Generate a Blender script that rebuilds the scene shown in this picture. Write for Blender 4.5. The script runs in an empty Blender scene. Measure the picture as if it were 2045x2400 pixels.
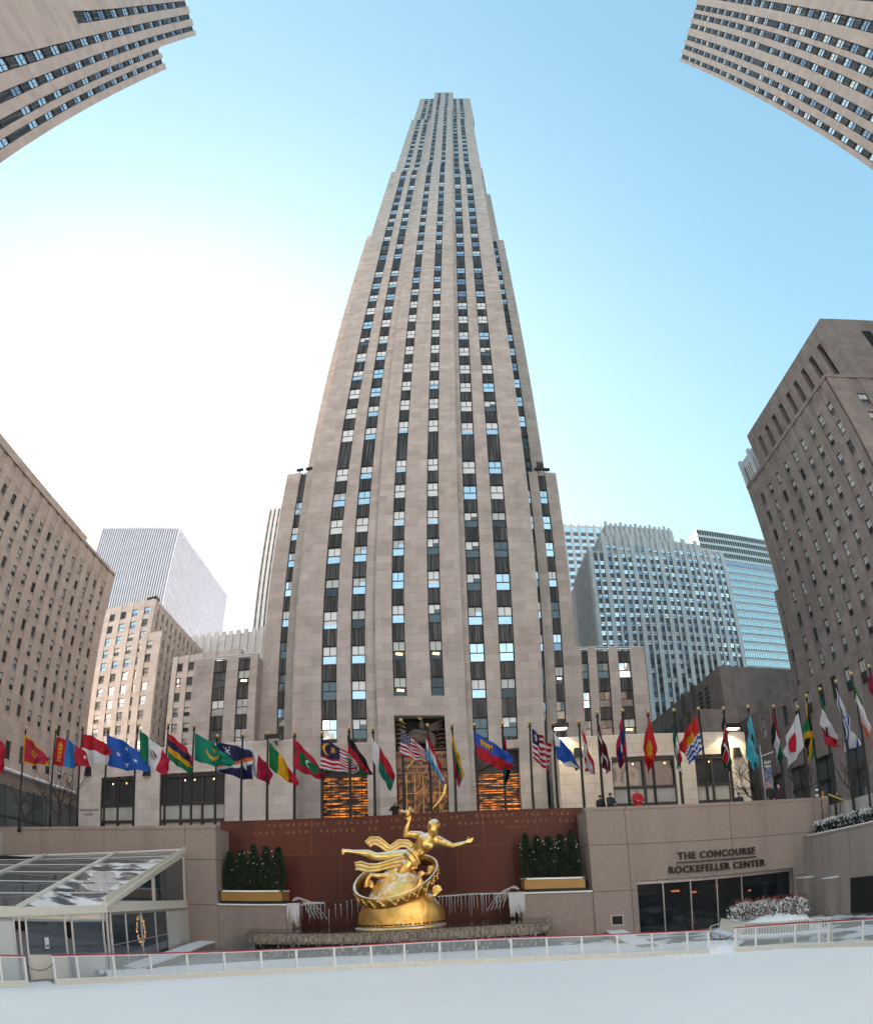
import bpy, math, random
import numpy as np
from mathutils import Vector, Matrix
random.seed(7)
S = bpy.context.scene
COL = S.collection
PI = math.pi
R = math.radians

# ---------------------------------------------------------------- camera
# The photograph is a wide panorama: a panoramic lens (fisheye polynomial) is used.
PITCH, ROLL, YAW = 0.15360612305709145, -0.046303808688543266, 0.06679339223725171
LCX, LCY = 0.11907815307993653, -0.6500017359952976
LK = (0.771645512698898, -0.401119436650167, 0.4812880470572165, -0.14445894501144313)
EYE = 3.3
def cam_axes():
    cp, sp = math.cos(PITCH), math.sin(PITCH)
    f = np.array([0, cp, sp]); u = np.array([0, -sp, cp]); r = np.array([1, 0, 0.])
    c, s = math.cos(ROLL), math.sin(ROLL)
    r2 = r*c+u*s; u2 = u*c-r*s
    cy, sy = math.cos(YAW), math.sin(YAW)
    return np.array([[cy, sy, 0], [-sy, cy, 0], [0, 0, 1]]) @ np.stack([r2, u2, f], 1)
CM = cam_axes()
def ray(x, y):                       # direction seen at a point of the photograph (2045 x 2400)
    X = (x-1022.5)/1000-LCX; Y = -(y-1200)/1000-LCY; r = math.hypot(X, Y) or 1e-9
    th = sum(LK[j]*r**(j+1) for j in range(4)); s = math.sin(th)/r
    return CM @ np.array([X*s, Y*s, math.cos(th)])
def at(x, y, X=None, Y=None, Z=None):  # the point of a real plane X=, Y= or Z= seen there
    v = ray(x, y)
    k = X/v[0] if X is not None else Y/v[1] if Y is not None else (Z-EYE)/v[2]
    return Vector((v[0]*k, v[1]*k, v[2]*k+EYE))
def inframe(p, m=60):
    v = CM.T @ np.array([p[0], p[1], p[2]-EYE]); v /= np.linalg.norm(v)
    th = math.acos(max(-1, min(1, v[2]))); lo, hi = 0, 2.4
    for _ in range(24):
        md = (lo+hi)/2
        if sum(LK[j]*md**(j+1) for j in range(4)) < th: lo = md
        else: hi = md
    q = math.hypot(v[0], v[1]) or 1e-9
    x = 1022.5+1000*(lo*v[0]/q+LCX); y = 1200-1000*(lo*v[1]/q+LCY)
    return -m < x < 2045+m and -m < y < 2400+m
cd = bpy.data.cameras.new('camera'); cam = bpy.data.objects.new('camera', cd); COL.objects.link(cam)
cam.matrix_world = Matrix([[CM[i][0], CM[i][1], -CM[i][2], (0, 0, EYE)[i]] for i in range(3)]+[[0, 0, 0, 1]])
cd.type = 'PANO'; cd.panorama_type = 'FISHEYE_LENS_POLYNOMIAL'
cd.sensor_width = 36; cd.fisheye_fov = 2*PI
cd.fisheye_polynomial_k0 = 0
for j in range(4): setattr(cd, 'fisheye_polynomial_k%d' % (j+1), -LK[j]/15**(j+1))
cd.shift_x = -LCX/2.4*1024/872; cd.shift_y = -LCY/2.4
cd.clip_start = 0.1; cd.clip_end = 5000
S.camera = cam

# ---------------------------------------------------------------- light
SUN_AZ, SUN_EL = R(-40), R(26)       # the sun stands low on the left, ahead of the camera, hidden by the buildings
w = bpy.data.worlds.new('World'); S.world = w; w.use_nodes = True
nt = w.node_tree; bg = nt.nodes['Background']
sky = nt.nodes.new('ShaderNodeTexSky'); sky.sky_type = 'NISHITA'; sky.sun_disc = False
sky.sun_elevation = SUN_EL; sky.sun_rotation = SUN_AZ
sky.air_density = 1.0; sky.dust_density = 1.8; sky.ozone_density = 0.7; sky.altitude = 0
hs = nt.nodes.new('ShaderNodeHueSaturation'); hs.inputs['Saturation'].default_value = 1.04; nt.links.new(sky.outputs[0], hs.inputs['Color'])
tn = nt.nodes.new('ShaderNodeMix'); tn.data_type = 'RGBA'; tn.blend_type = 'MULTIPLY'; tn.inputs[0].default_value = 1; tn.inputs[7].default_value = (.8, 1.06, .94, 1)
nt.links.new(hs.outputs[0], tn.inputs[6]); ma = nt.nodes.new('ShaderNodeVectorMath'); ma.operation = 'MULTIPLY_ADD'; ma.inputs[1].default_value = (.3, .3, .3); ma.inputs[2].default_value = (1, 1, 1); nt.links.new(tn.outputs[2], ma.inputs[0])
dv = nt.nodes.new('ShaderNodeVectorMath'); dv.operation = 'DIVIDE'; nt.links.new(tn.outputs[2], dv.inputs[0]); nt.links.new(ma.outputs[0], dv.inputs[1]); nt.links.new(dv.outputs[0], bg.inputs['Color']); bg.inputs['Strength'].default_value = 0.15
sd = bpy.data.lights.new('sun', 'SUN'); so = bpy.data.objects.new('sun', sd); COL.objects.link(so)
sv = Vector((math.sin(SUN_AZ)*math.cos(SUN_EL), math.cos(SUN_AZ)*math.cos(SUN_EL), math.sin(SUN_EL)))
so.rotation_euler = sv.to_track_quat('Z', 'Y').to_euler(); so.location = sv*300+Vector((0, 0, 200))
sd.energy = 5; sd.angle = R(0.5); sd.color = (1, .91, .82)
S.view_settings.view_transform = 'Standard'; S.view_settings.look = 'None'
S.view_settings.gamma = 1; S.view_settings.exposure = 2.42

# ---------------------------------------------------------------- materials
def newmat(name):
    m = bpy.data.materials.new(name); m.use_nodes = True
    return m, m.node_tree, m.node_tree.nodes['Principled BSDF']
def pset(b, **k):
    for a, v in k.items():
        b.inputs[a.replace('_', ' ')].default_value = v
def c4(c): return (c[0], c[1], c[2], 1)
def flat(name, col, rough=.6, metal=0, spec=.5, noise=.12, nscale=6, bump=0):
    m, t, b = newmat(name); pset(b, Roughness=rough, Metallic=metal); b.inputs['Specular IOR Level'].default_value = spec
    g = t.nodes.new('ShaderNodeNewGeometry'); n = t.nodes.new('ShaderNodeTexNoise'); n.inputs['Scale'].default_value = nscale; n.inputs['Detail'].default_value = 5
    t.links.new(g.outputs['Position'], n.inputs['Vector'])
    r = t.nodes.new('ShaderNodeValToRGB'); r.color_ramp.elements[0].position = .3; r.color_ramp.elements[1].position = .7
    r.color_ramp.elements[0].color = c4([c*(1-noise) for c in col]); r.color_ramp.elements[1].color = c4([min(1, c*(1+noise)) for c in col])
    t.links.new(n.outputs['Fac'], r.inputs[0]); t.links.new(r.outputs[0], b.inputs['Base Color'])
    if bump:
        bp = t.nodes.new('ShaderNodeBump'); bp.inputs['Strength'].default_value = bump; bp.inputs['Distance'].default_value = .02
        t.links.new(n.outputs['Fac'], bp.inputs['Height']); t.links.new(bp.outputs[0], b.inputs['Normal'])
    return m
def masonry(name, c1, c2, mortar, bw, bh, msize=.012, stain=.25, rough=.8, speck=0, offset=.5, stainc=(.12, .1, .09)):
    """ashlar: brick pattern along the wall (x+y, z), tone differs block to block, rain stains run down"""
    m, t, b = newmat(name); pset(b, Roughness=rough)
    N = t.nodes.new; L = t.links.new
    g = N('ShaderNodeNewGeometry'); sp = N('ShaderNodeSeparateXYZ'); L(g.outputs['Position'], sp.inputs[0])
    ad = N('ShaderNodeMath'); ad.operation = 'ADD'; L(sp.outputs[0], ad.inputs[0]); L(sp.outputs[1], ad.inputs[1])
    cb = N('ShaderNodeCombineXYZ'); L(ad.outputs[0], cb.inputs[0]); L(sp.outputs[2], cb.inputs[1])
    br = N('ShaderNodeTexBrick'); L(cb.outputs[0], br.inputs['Vector']); br.offset = offset
    br.inputs['Scale'].default_value = 1; br.inputs['Brick Width'].default_value = bw; br.inputs['Row Height'].default_value = bh
    br.inputs['Mortar Size'].default_value = msize; br.inputs['Mortar Smooth'].default_value = .3; br.inputs['Bias'].default_value = 0
    br.inputs['Color1'].default_value = c4(c1); br.inputs['Color2'].default_value = c4(c2); br.inputs['Mortar'].default_value = c4(mortar)
    mp = N('ShaderNodeMapping'); mp.inputs['Scale'].default_value = (.5, .07, .5); L(cb.outputs[0], mp.inputs['Vector'])
    n = N('ShaderNodeTexNoise'); n.inputs['Scale'].default_value = 1.0; n.inputs['Detail'].default_value = 6; n.inputs['Roughness'].default_value = .65; L(mp.outputs[0], n.inputs['Vector'])
    rr = N('ShaderNodeMapRange'); rr.inputs['From Min'].default_value = .48; rr.inputs['From Max'].default_value = .78; rr.inputs['To Max'].default_value = stain; L(n.outputs['Fac'], rr.inputs['Value'])
    mx = N('ShaderNodeMix'); mx.data_type = 'RGBA'; L(rr.outputs[0], mx.inputs[0]); L(br.outputs['Color'], mx.inputs[6]); mx.inputs[7].default_value = c4(stainc)
    out = mx.outputs[2]
    n2 = N('ShaderNodeTexNoise'); n2.inputs['Scale'].default_value = .6 if not speck else 5; n2.inputs['Detail'].default_value = 4 if not speck else 9; n2.inputs['Roughness'].default_value = .5 if not speck else .85; L(g.outputs['Position'], n2.inputs['Vector'])
    r2 = N('ShaderNodeMapRange'); r2.inputs['From Min'].default_value = .3; r2.inputs['From Max'].default_value = .7
    a = speck*1.3 or .12
    r2.inputs['To Min'].default_value = 1-a; r2.inputs['To Max'].default_value = 1+a; L(n2.outputs['Fac'], r2.inputs['Value'])
    hs = N('ShaderNodeHueSaturation'); L(r2.outputs[0], hs.inputs['Value']); L(out, hs.inputs['Color']); L(hs.outputs[0], b.inputs['Base Color'])
    bp = N('ShaderNodeBump'); bp.inputs['Strength'].default_value = .25; bp.inputs['Distance'].default_value = .03; bp.invert = True
    L(br.outputs['Fac'], bp.inputs['Height']); L(bp.outputs[0], b.inputs['Normal'])
    return m
def glassy(name, col, metal, rough=.04, wob=.015, coat=0, wscale=.35):
    m, t, b = newmat(name); pset(b, Roughness=rough, Metallic=metal); b.inputs['Base Color'].default_value = c4(col)
    b.inputs['Specular IOR Level'].default_value = .8
    if coat: b.inputs['Coat Weight'].default_value = coat; b.inputs['Coat Roughness'].default_value = .03; pset(b, Roughness=.5)
    g = t.nodes.new('ShaderNodeNewGeometry'); n = t.nodes.new('ShaderNodeTexNoise'); n.inputs['Scale'].default_value = wscale; n.inputs['Detail'].default_value = 1
    t.links.new(g.outputs['Position'], n.inputs['Vector']); bp = t.nodes.new('ShaderNodeBump'); bp.inputs['Strength'].default_value = .5; bp.inputs['Distance'].default_value = wob*4
    t.links.new(n.outputs['Fac'], bp.inputs['Height']); t.links.new(bp.outputs[0], b.inputs['Coat Normal' if coat else 'Normal'])
    return m
def emit(name, col, s):
    m, t, b = newmat(name); b.inputs['Base Color'].default_value = c4(col); b.inputs['Emission Color'].default_value = c4(col); b.inputs['Emission Strength'].default_value = s
    return m
M = {}
M['lime'] = masonry('limestone', (.435, .37, .335), (.54, .465, .43), (.29, .245, .225), 1.9, .95, .016, .3, stainc=(.27, .225, .2))
M['lime_warm'] = masonry('warm_limestone', (.68, .56, .46), (.73, .605, .5), (.3, .24, .19), 1.9, .95, .014, .12, stainc=(.3, .24, .18))
M['lime_l'] = masonry('left_limestone', (.47, .375, .325), (.52, .42, .365), (.24, .2, .17), 1.5, .9, .012, .35, stainc=(.17, .13, .11))
M['lime_p'] = masonry('podium_limestone', (.56, .48, .43), (.63, .55, .5), (.38, .33, .3), 1.9, .95, .014, .25, stainc=(.33, .28, .25))
M['lime_m'] = masonry('pale_beige_limestone', (.42, .385, .36), (.48, .44, .41), (.3, .27, .25), 1.5, .9, .012, .2, stainc=(.26, .22, .19))
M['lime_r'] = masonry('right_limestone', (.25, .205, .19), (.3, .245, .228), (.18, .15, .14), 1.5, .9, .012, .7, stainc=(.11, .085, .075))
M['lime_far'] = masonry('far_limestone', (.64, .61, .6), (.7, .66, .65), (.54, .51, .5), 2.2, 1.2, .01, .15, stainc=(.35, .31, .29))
M['lime_hi'] = masonry('high_limestone', (.42, .34, .305), (.46, .375, .335), (.34, .29, .26), 3, 1.4, .01, .12, stainc=(.3, .25, .22))
M['white'] = flat('white_marble', (.6, .61, .67), .5, noise=.06, nscale=.3)
M['granite'] = masonry('grey_granite', (.3, .245, .215), (.32, .262, .23), (.15, .12, .105), 6.4, 2.6, .03, .4, speck=.17, offset=0, stainc=(.11, .09, .08))
M['granite2'] = masonry('pale_granite', (.32, .28, .25), (.34, .295, .265), (.16, .15, .14), 3.2, 9, .03, .5, speck=.22, offset=0, stainc=(.16, .145, .135))
M['red'] = masonry('red_granite', (.115, .03, .02), (.085, .024, .017), (.16, .08, .05), 3.4, 2.75, .016, .4, rough=.42, speck=.16, stainc=(.04, .015, .012)); M['red'].node_tree.nodes['Principled BSDF'].inputs['Specular IOR Level'].default_value = .22
M['spand'] = flat('cast_spandrel', (.07, .062, .06), .5, metal=.3, noise=.5, nscale=2.5)
_t = M['spand'].node_tree; _g = [n for n in _t.nodes if n.type == 'NEW_GEOMETRY'][0]; _n = [n for n in _t.nodes if n.type == 'TEX_NOISE'][0]; _r = [n for n in _t.nodes if n.type == 'VALTORGB'][0]
_m = _t.nodes.new('ShaderNodeMapping'); _m.inputs['Scale'].default_value = (6, 6, .15); _t.links.new(_g.outputs['Position'], _m.inputs[0]); _t.links.new(_m.outputs[0], _n.inputs[0]); _n.inputs['Scale'].default_value = 1.2
_r.color_ramp.elements[0].position = .45; _r.color_ramp.elements[0].color = (.03, .026, .025, 1); _r.color_ramp.elements[1].position = .72; _r.color_ramp.elements[1].color = (.2, .185, .18, 1)
M['strip'] = flat('dark_strip_glazing', (.13, .155, .21), .3, noise=.3, nscale=.4); M['strip_pale'] = flat('pale_strip_glazing', (.22, .22, .28), .4, noise=.2, nscale=.3)
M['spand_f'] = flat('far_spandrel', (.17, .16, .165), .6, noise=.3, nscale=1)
M['frame'] = flat('bronze_frame', (.045, .04, .038), .5, metal=.3)
M['dark'] = flat('dark_interior', (.012, .011, .011), .8)
M['black'] = flat('black_metal', (.02, .018, .017), .45, metal=.4)
M['g_sky'] = glassy('sky_glass', (.76, .8, .84), .82)
M['g_pale'] = glassy('pale_glass', (.95, .95, .95), .95)
M['g_blue'] = glassy('blue_glass', (.3, .38, .5), .6)
M['g_dark'] = glassy('dark_glass', (.03, .032, .036), 0)
M['g_mid'] = glassy('grey_glass', (.12, .14, .15), .3)
M['g_far'] = glassy('curtain_glass', (.42, .58, .62), .75, .03, .05, wscale=.05)
M['blind'] = glassy('blind_behind_glass', (.56, .58, .56), 0, coat=1)
M['blind_w'] = glassy('white_blind_behind_glass', (.86, .86, .86), 0, coat=1)
M['lamp_warm'] = emit('warm_lamp', (1, .55, .2), 1.1)
M['gold'] = None
M['snow'] = flat('snow', (.86, .87, .89), .6, noise=.05, nscale=9, bump=.4)
M['steel'] = flat('brushed_steel', (.42, .42, .43), .4, metal=.7)
M['cream'] = flat('cream_paint', (.68, .65, .56), .5, noise=.06)
M['white_paint'] = flat('white_paint', (.74, .74, .72), .4, noise=.05)
M['red_paint'] = flat('red_rail', (.4, .015, .04), .35)
M['bark'] = flat('bark', (.055, .042, .036), .9, nscale=30)
M['asph'] = flat('asphalt', (.06, .06, .062), .9, nscale=3)
M['pave'] = masonry('snow_dusted_paving', (.42, .41, .4), (.5, .49, .48), (.3, .3, .3), 1.2, 1.2, .02)

# ---------------------------------------------------------------- mesh helpers
class MB:
    def __init__(s): s.v = []; s.f = []; s.m = []
    def raw(s, vs, fs, mi=0):
        k = len(s.v); s.v.extend([tuple(p) for p in vs]); s.f.extend([tuple(i+k for i in f) for f in fs]); s.m.extend([mi]*len(fs)); return s
    def box(s, x0, x1, y0, y1, z0, z1, mi=0):
        if x0 > x1: x0, x1 = x1, x0
        if y0 > y1: y0, y1 = y1, y0
        if z0 > z1: z0, z1 = z1, z0
        return s.raw([(x0, y0, z0), (x1, y0, z0), (x1, y1, z0), (x0, y1, z0), (x0, y0, z1), (x1, y0, z1), (x1, y1, z1), (x0, y1, z1)],
              [(0, 3, 2, 1), (4, 5, 6, 7), (0, 1, 5, 4), (1, 2, 6, 5), (2, 3, 7, 6), (3, 0, 4, 7)], mi)
    def quad(s, a, b, c, d, mi=0): return s.raw([a, b, c, d], [(0, 1, 2, 3)], mi)
    def tube(s, pts, rs, n=8, mi=0, cap=True):
        pts = [Vector(p) for p in pts]
        if not hasattr(rs, '__len__'): rs = [rs]*len(pts)
        k = len(s.v); prev = None
        for i, p in enumerate(pts):
            d = (pts[min(i+1, len(pts)-1)]-pts[max(i-1, 0)]).normalized()
            if prev is None: a = d.orthogonal().normalized()
            else:
                a = prev-d*prev.dot(d); a = a.normalized() if a.length > 1e-6 else d.orthogonal().normalized()
            prev = a; b = d.cross(a)
            for j in range(n):
                t = 2*PI*j/n; s.v.append(tuple(p+(a*math.cos(t)+b*math.sin(t))*rs[i]))
        for i in range(len(pts)-1):
            for j in range(n):
                s.f.append((k+i*n+j, k+i*n+(j+1) % n, k+(i+1)*n+(j+1) % n, k+(i+1)*n+j)); s.m.append(mi)
        if cap:
            s.f.append(tuple(k+j for j in range(n-1, -1, -1))); s.m.append(mi)
            e = k+(len(pts)-1)*n; s.f.append(tuple(e+j for j in range(n))); s.m.append(mi)
        return s
    def ball(s, c, r, n=10, mi=0, sc=(1, 1, 1)):
        k = len(s.v); h = n//2+1
        s.v.append((c[0], c[1], c[2]-r*sc[2]))
        for i in range(1, h):
            a = -PI/2+PI*i/h
            for j in range(n):
                t = 2*PI*j/n; s.v.append((c[0]+r*sc[0]*math.cos(a)*math.cos(t), c[1]+r*sc[1]*math.cos(a)*math.sin(t), c[2]+r*sc[2]*math.sin(a)))
        s.v.append((c[0], c[1], c[2]+r*sc[2])); top = len(s.v)-1
        for j in range(n):
            s.f.append((k, k+1+(j+1) % n, k+1+j)); s.m.append(mi)
            for i in range(h-2):
                a = k+1+i*n; s.f.append((a+j, a+(j+1) % n, a+n+(j+1) % n, a+n+j)); s.m.append(mi)
            a = k+1+(h-2)*n; s.f.append((a+j, a+(j+1) % n, top)); s.m.append(mi)
        return s
    def bar(s, a, b, w, d=None, mi=0, up=(0, 0, 1)):
        a = Vector(a); b = Vector(b); d = d or w; t = (b-a).normalized(); u = Vector(up)
        sx = t.cross(u); sx = sx.normalized() if sx.length > 1e-4 else t.orthogonal().normalized()
        sy = sx.cross(t).normalized(); sx = sx*w/2; sy = sy*d/2
        return s.raw([a-sx-sy, a+sx-sy, a+sx+sy, a-sx+sy, b-sx-sy, b+sx-sy, b+sx+sy, b-sx+sy],
              [(0, 3, 2, 1), (4, 5, 6, 7), (0, 1, 5, 4), (1, 2, 6, 5), (2, 3, 7, 6), (3, 0, 4, 7)], mi)
    def mesh(s, name, mats):
        me = bpy.data.meshes.new(name); me.from_pydata(s.v, [], s.f)
        for m in (mats if isinstance(mats, (list, tuple)) else [mats]): me.materials.append(M[m] if isinstance(m, str) else m)
        if any(s.m): me.polygons.foreach_set('material_index', s.m)
        me.update(); return me
    def build(s, name, mats, parent=None, smooth=False):
        me = s.mesh(name, mats)
        if smooth: me.polygons.foreach_set('use_smooth', [True]*len(me.polygons))
        return link(name, me, parent)
def link(name, me, parent=None):
    o = bpy.data.objects.new(name, me); COL.objects.link(o)
    if parent:
        o.parent = parent
        o.matrix_parent_inverse = pinv(parent)
    return o
def pinv(p):                          # everything is modelled in world coordinates
    return Matrix.Identity(4) if p.parent else Matrix.Translation(p.location).inverted()
def thing(name, label, cat, loc=(0, 0, 0), group=None):
    o = bpy.data.objects.new(name, None); COL.objects.link(o); o.location = loc; o.empty_display_size = .5
    o['label'] = label; o['category'] = cat
    if group: o['group'] = group
    return o
def tag(o, label, cat, group=None):
    o['label'] = label; o['category'] = cat
    if group: o['group'] = group
    return o
def struct(o): o['kind'] = 'structure'; return o
def stuff(o, label=None, cat=None):
    o['kind'] = 'stuff'
    if label: o['label'] = label
    if cat: o['category'] = cat
    return o

# ---------------------------------------------------------------- windows
def unit_window(kind, frame=.05, tilt=0):
    """a sash window one metre by one metre, facing -Y: upper sash of two lights, lower sash of one"""
    b = MB(); f = frame
    up, lo, strip = kind
    t = tilt
    b.quad((f, t, .5), (.5-f/2, 0, .5), (.5-f/2, 0, 1-f), (f, t, 1-f), 1)
    if strip == 4: b.quad((.5+f/2, 0, .5), (1-f, t, .5), (1-f, t, .72), (.5+f/2, 0, .72), 2); b.quad((.5+f/2, -.005, .72), (1-f, t-.005, .72), (1-f, t-.005, 1-f), (.5+f/2, -.005, 1-f), 1)
    else: b.quad((.5+f/2, 0, .5), (1-f, t, .5), (1-f, t, 1-f), (.5+f/2, 0, 1-f), 1)
    if strip == 2:   # blind half down in the lower sash
        b.quad((f, .02, f), (1-f, .02-t, f), (1-f, .02, .28), (f, .02, .28), 2); b.quad((f, .01, .28), (1-f, .01, .28), (1-f, .01, .48), (f, .01, .48), 1)
    else:
        b.quad((f, .02, f), (1-f, .02-t, f), (1-f, .02, .48), (f, .02, .48), 2)
    if strip == 1: b.quad((.2, .012, .3), (.75, .012, .26), (.8, .012, .38), (.25, .012, .41), 3)
    for x0, x1, z0, z1 in ((0, f, 0, 1), (1-f, 1, 0, 1), (f, 1-f, 0, f), (f, 1-f, 1-f, 1), (f, 1-f, .46, .5), (.5-f/2.5, .5+f/2.5, .5, 1-f)):
        b.box(x0, x1, -.04, .05, z0, z1, 0)
    return b, ['frame', up, lo, 'lamp_warm']
WK = {'sky': ('g_sky', 'g_sky', 0), 'skyblue': ('g_sky', 'g_blue', 0), 'pale': ('g_pale', 'g_pale', 0), 'blindsky': ('blind_w', 'g_sky', 0),
      'blinddark': ('blind', 'g_dark', 0), 'blinds': ('blind', 'blind', 0), 'dark': ('g_dark', 'g_dark', 0), 'lit': ('g_dark', 'g_dark', 1), 'mid': ('g_mid', 'g_mid', 0),
      'blindmid': ('blind', 'g_mid', 0), 'blindlit': ('blind', 'g_dark', 1), 'half': ('blind', 'g_dark', 2), 'halfw': ('blind_w', 'g_sky', 2), 'uneven': ('blind_w', 'g_mid', 4), 'unevensky': ('blind', 'g_sky', 4), 'bluedark': ('g_blue', 'g_dark', 0), 'blue': ('g_blue', 'g_blue', 0), 'whites': ('blind_w', 'blind_w', 0)}
WU = {}
for k_, v_ in WK.items():
    for i_ in range(2):
        b_, mt_ = unit_window(v_, tilt=(.012, -.01)[i_]); WU[k_, i_] = (b_, mt_, b_.mesh('window', mt_))
ALLW = ['frame', 'g_sky', 'g_pale', 'g_blue', 'g_dark', 'g_mid', 'blind', 'blind_w', 'lamp_warm']
class Facade:
    """a wall plane: origin O (x, y), direction U along it, outward normal N"""
    def __init__(s, O, U, N):
        s.O = Vector((O[0], O[1], 0)); s.U = Vector((U[0], U[1], 0)).normalized(); s.N = Vector((N[0], N[1], 0)).normalized()
        x = s.U
        s.rot = Matrix((( x.x, -s.N.x, 0, 0), (x.y, -s.N.y, 0, 0), (0, 0, 1, 0), (0, 0, 0, 1)))
        s.T = Matrix.Translation(s.O) @ s.rot          # local (u, depth, z) -> world
    def box(s, mb, u0, u1, d0, d1, z0, z1, mi=0):
        t = MB().box(u0, u1, d0, d1, z0, z1)
        fl = s.rot.determinant() < 0
        mb.raw([s.T @ Vector(v) for v in t.v], [f[::-1] if fl else f for f in t.f], mi)
def add_windows(root, wins, limit=98):
    """wins: (facade, u0, u1, z0, z1, depth, kind). The largest seen become parts, the rest one 'stuff' part."""
    L = []
    for wd in wins:
        F, u0, u1, z0, z1, d, kind = wd
        c = F.T @ Vector(((u0+u1)/2, 0, (z0+z1)/2)); r = c-Vector((0, 0, EYE))
        vis = inframe(c)
        sz = (u1-u0)*(z1-z0)*abs(F.N.dot(r))/r.length**3
        L.append((-sz if vis else 1, len(L), wd))
    L.sort()
    nb = MB(); rest = 0
    for i, (q, _, wd) in enumerate(L):
        F, u0, u1, z0, z1, d, kind = wd
        if isinstance(kind, (list, tuple)): kind = random.choice(kind)
        un = WU[kind, random.randrange(2)]
        Mx = F.T @ Matrix.Translation((u0, d, z0)) @ Matrix.Diagonal((u1-u0, 1, z1-z0, 1))
        if q < 0 and i < limit:
            o = bpy.data.objects.new('window', un[2]); COL.objects.link(o); o.parent = root
            o.matrix_parent_inverse = pinv(root); o.matrix_basis = Mx
        else:
            rest += 1; mp = [ALLW.index(m) for m in un[1]]; k = len(nb.v)
            nb.v.extend([tuple(Mx @ Vector(v)) for v in un[0].v])
            nb.f.extend([tuple(a+k for a in f) for f in un[0].f]); nb.m.extend([mp[a] for a in un[0].m])
    if rest:
        o = nb.build('windows', ALLW, root); o['kind'] = 'stuff'
def slots_wall(F, wall, z0, z1, u0, u1, slots, pd=.6, core=True, depth=20, top_drop=0, mi=0):
    """piers between slots, solid core behind"""
    e = u0
    for a, b in slots:
        if a-e > 1e-3: F.box(wall, e, a, 0, pd, z0, z1, mi)
        e = b
    if u1-e > 1e-3: F.box(wall, e, u1, 0, pd, z0, z1, mi)
    if core: F.box(wall, u0, u1, pd, depth, z0, z1-top_drop, mi)
def ribbed(F, mb, u0, u1, z0, z1, d, n=4, rd=.1):
    F.box(mb, u0, u1, d, d+.24, z0, z1)
    w_ = (u1-u0)/(2*n+1)
    for i in range(n): F.box(mb, u0+w_*(2*i+1), u0+w_*(2*i+2), d-rd, d, z0+.05, z1-.05)
    F.box(mb, u0, u1, d-rd-.03, d, z0, z0+.05); F.box(mb, u0, u1, d-rd-.03, d, z1-.05, z1)
def slot_column(root, F, u0, u1, z0, z1, tops, hfun, kinds, wins, depth=.35, rib=4, mat='spand'):
    """one recessed bay: windows at 'tops', ribbed spandrels between, as one part"""
    mb = MB(); prev = z0
    for i, t in enumerate(tops):
        h = hfun(i); b = t-h
        if b-prev > .05: ribbed(F, mb, u0, u1, prev, b, depth-.08, rib)
        wins.append((F, u0+.04, u1-.04, b, t, depth, kinds(i, t)))
        prev = t
    if z1-prev > .05: ribbed(F, mb, u0, u1, prev, z1, depth-.08, rib)
    F.box(mb, u0, u1, depth+.1, depth+.14, z0, z1)
    return mb.build('spandrel_panels', mat, root)
# ================================================================ ground
b = MB()
b.quad((-2500, -2500, -.02), (2500, -2500, -.02), (2500, 3000, -.02), (-2500, 3000, -.02))
struct(b.build('ground', 'asph'))
b = MB(); b.quad((-33, -14, 0), (21.4, -14, 0), (21.4, 37, 0), (-33, 37, 0)); struct(b.build('sunken_plaza_floor', M['pave']))
b = MB()          # the street-level plaza round the sunken rink
b.box(-400, 400, 37.75, 800, -.01, 6.8); b.box(-400, -60, -300, 37.75, -.01, 6.8); b.box(-60, -13.95, 35.2, 37.75, 5.8, 6.8); b.box(8.65, 24.4, 35.2, 37.75, 5.8, 6.8); b.box(24.4, 400, -300, 37.75, -.01, 6.8); b.box(-60, 24.4, -300, -14, -.01, 6.8)
b.box(-60, -33, -14, 34.6, -.01, 6.8)
struct(b.build('street_level_pavement', 'pave'))

# ================================================================ the tall slab tower
FN = ((1, 0), (0, -1))               # facades facing the rink
root = thing('skyscraper', 'tall stepped limestone slab tower rising in the middle behind the flags', 'skyscraper', (-2.3, 62, 6.3))
wall = MB(); wins = []
TOPS = [20.9, 25.0, 28.9, 33.0, 37.0, 41.2, 45.3, 49.5, 53.7, 61.3, 66.1, 70.7, 75.6, 80.8, 85.9, 91.7, 97.0, 102.3, 108.0, 113.6, 123.2, 129.1, 134.9, 142.6, 148.6, 156.0, 163.6, 170.7, 180.0, 193.5]
def hf(T):
    def h(i):
        p = min(T[i]-T[i-1] if i else 9, T[i+1]-T[i] if i+1 < len(T) else 9)
        return max(1.9, .54*p)
    return h
def tk(i, z):
    if z < 30: return ['blindsky', 'pale', 'dark', 'halfw', 'mid', 'uneven', 'mid', 'unevensky', 'blinddark', 'blindlit', 'half']
    if z < 50: return ['pale', 'sky', 'whites', 'blindsky', 'halfw', 'uneven', 'whites', 'mid', 'blinddark', 'unevensky']
    if z < 98: return ['pale', 'whites', 'halfw', 'whites', 'sky', 'whites', 'whites', 'blindsky', 'uneven']
    return ['blue', 'sky', 'skyblue', 'blindsky', 'blindsky', 'mid']
F0 = Facade((0, 62), *FN)
SL = [(-12.62, -11.0), (-9.55, -8.0)]; SR = [(2.92, 4.55), (6.1, 7.75)]
body = (-15.6, 10.6)
# body with side bays
slots_wall(F0, wall, 18.3, 198, body[0], -6.4, SL, core=False); slots_wall(F0, wall, 18.3, 198, 2.0, body[1], SR, core=False)
F0.box(wall, body[0], body[1], .6, 110, 21, 197.5); F0.box(wall, body[0], -5.25, .6, 60, 18.3, 21); F0.box(wall, -.03, body[1], .6, 60, 18.3, 21); F0.box(wall, -5.25, -.03, 2.4, 60, 18.3, 21)
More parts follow.
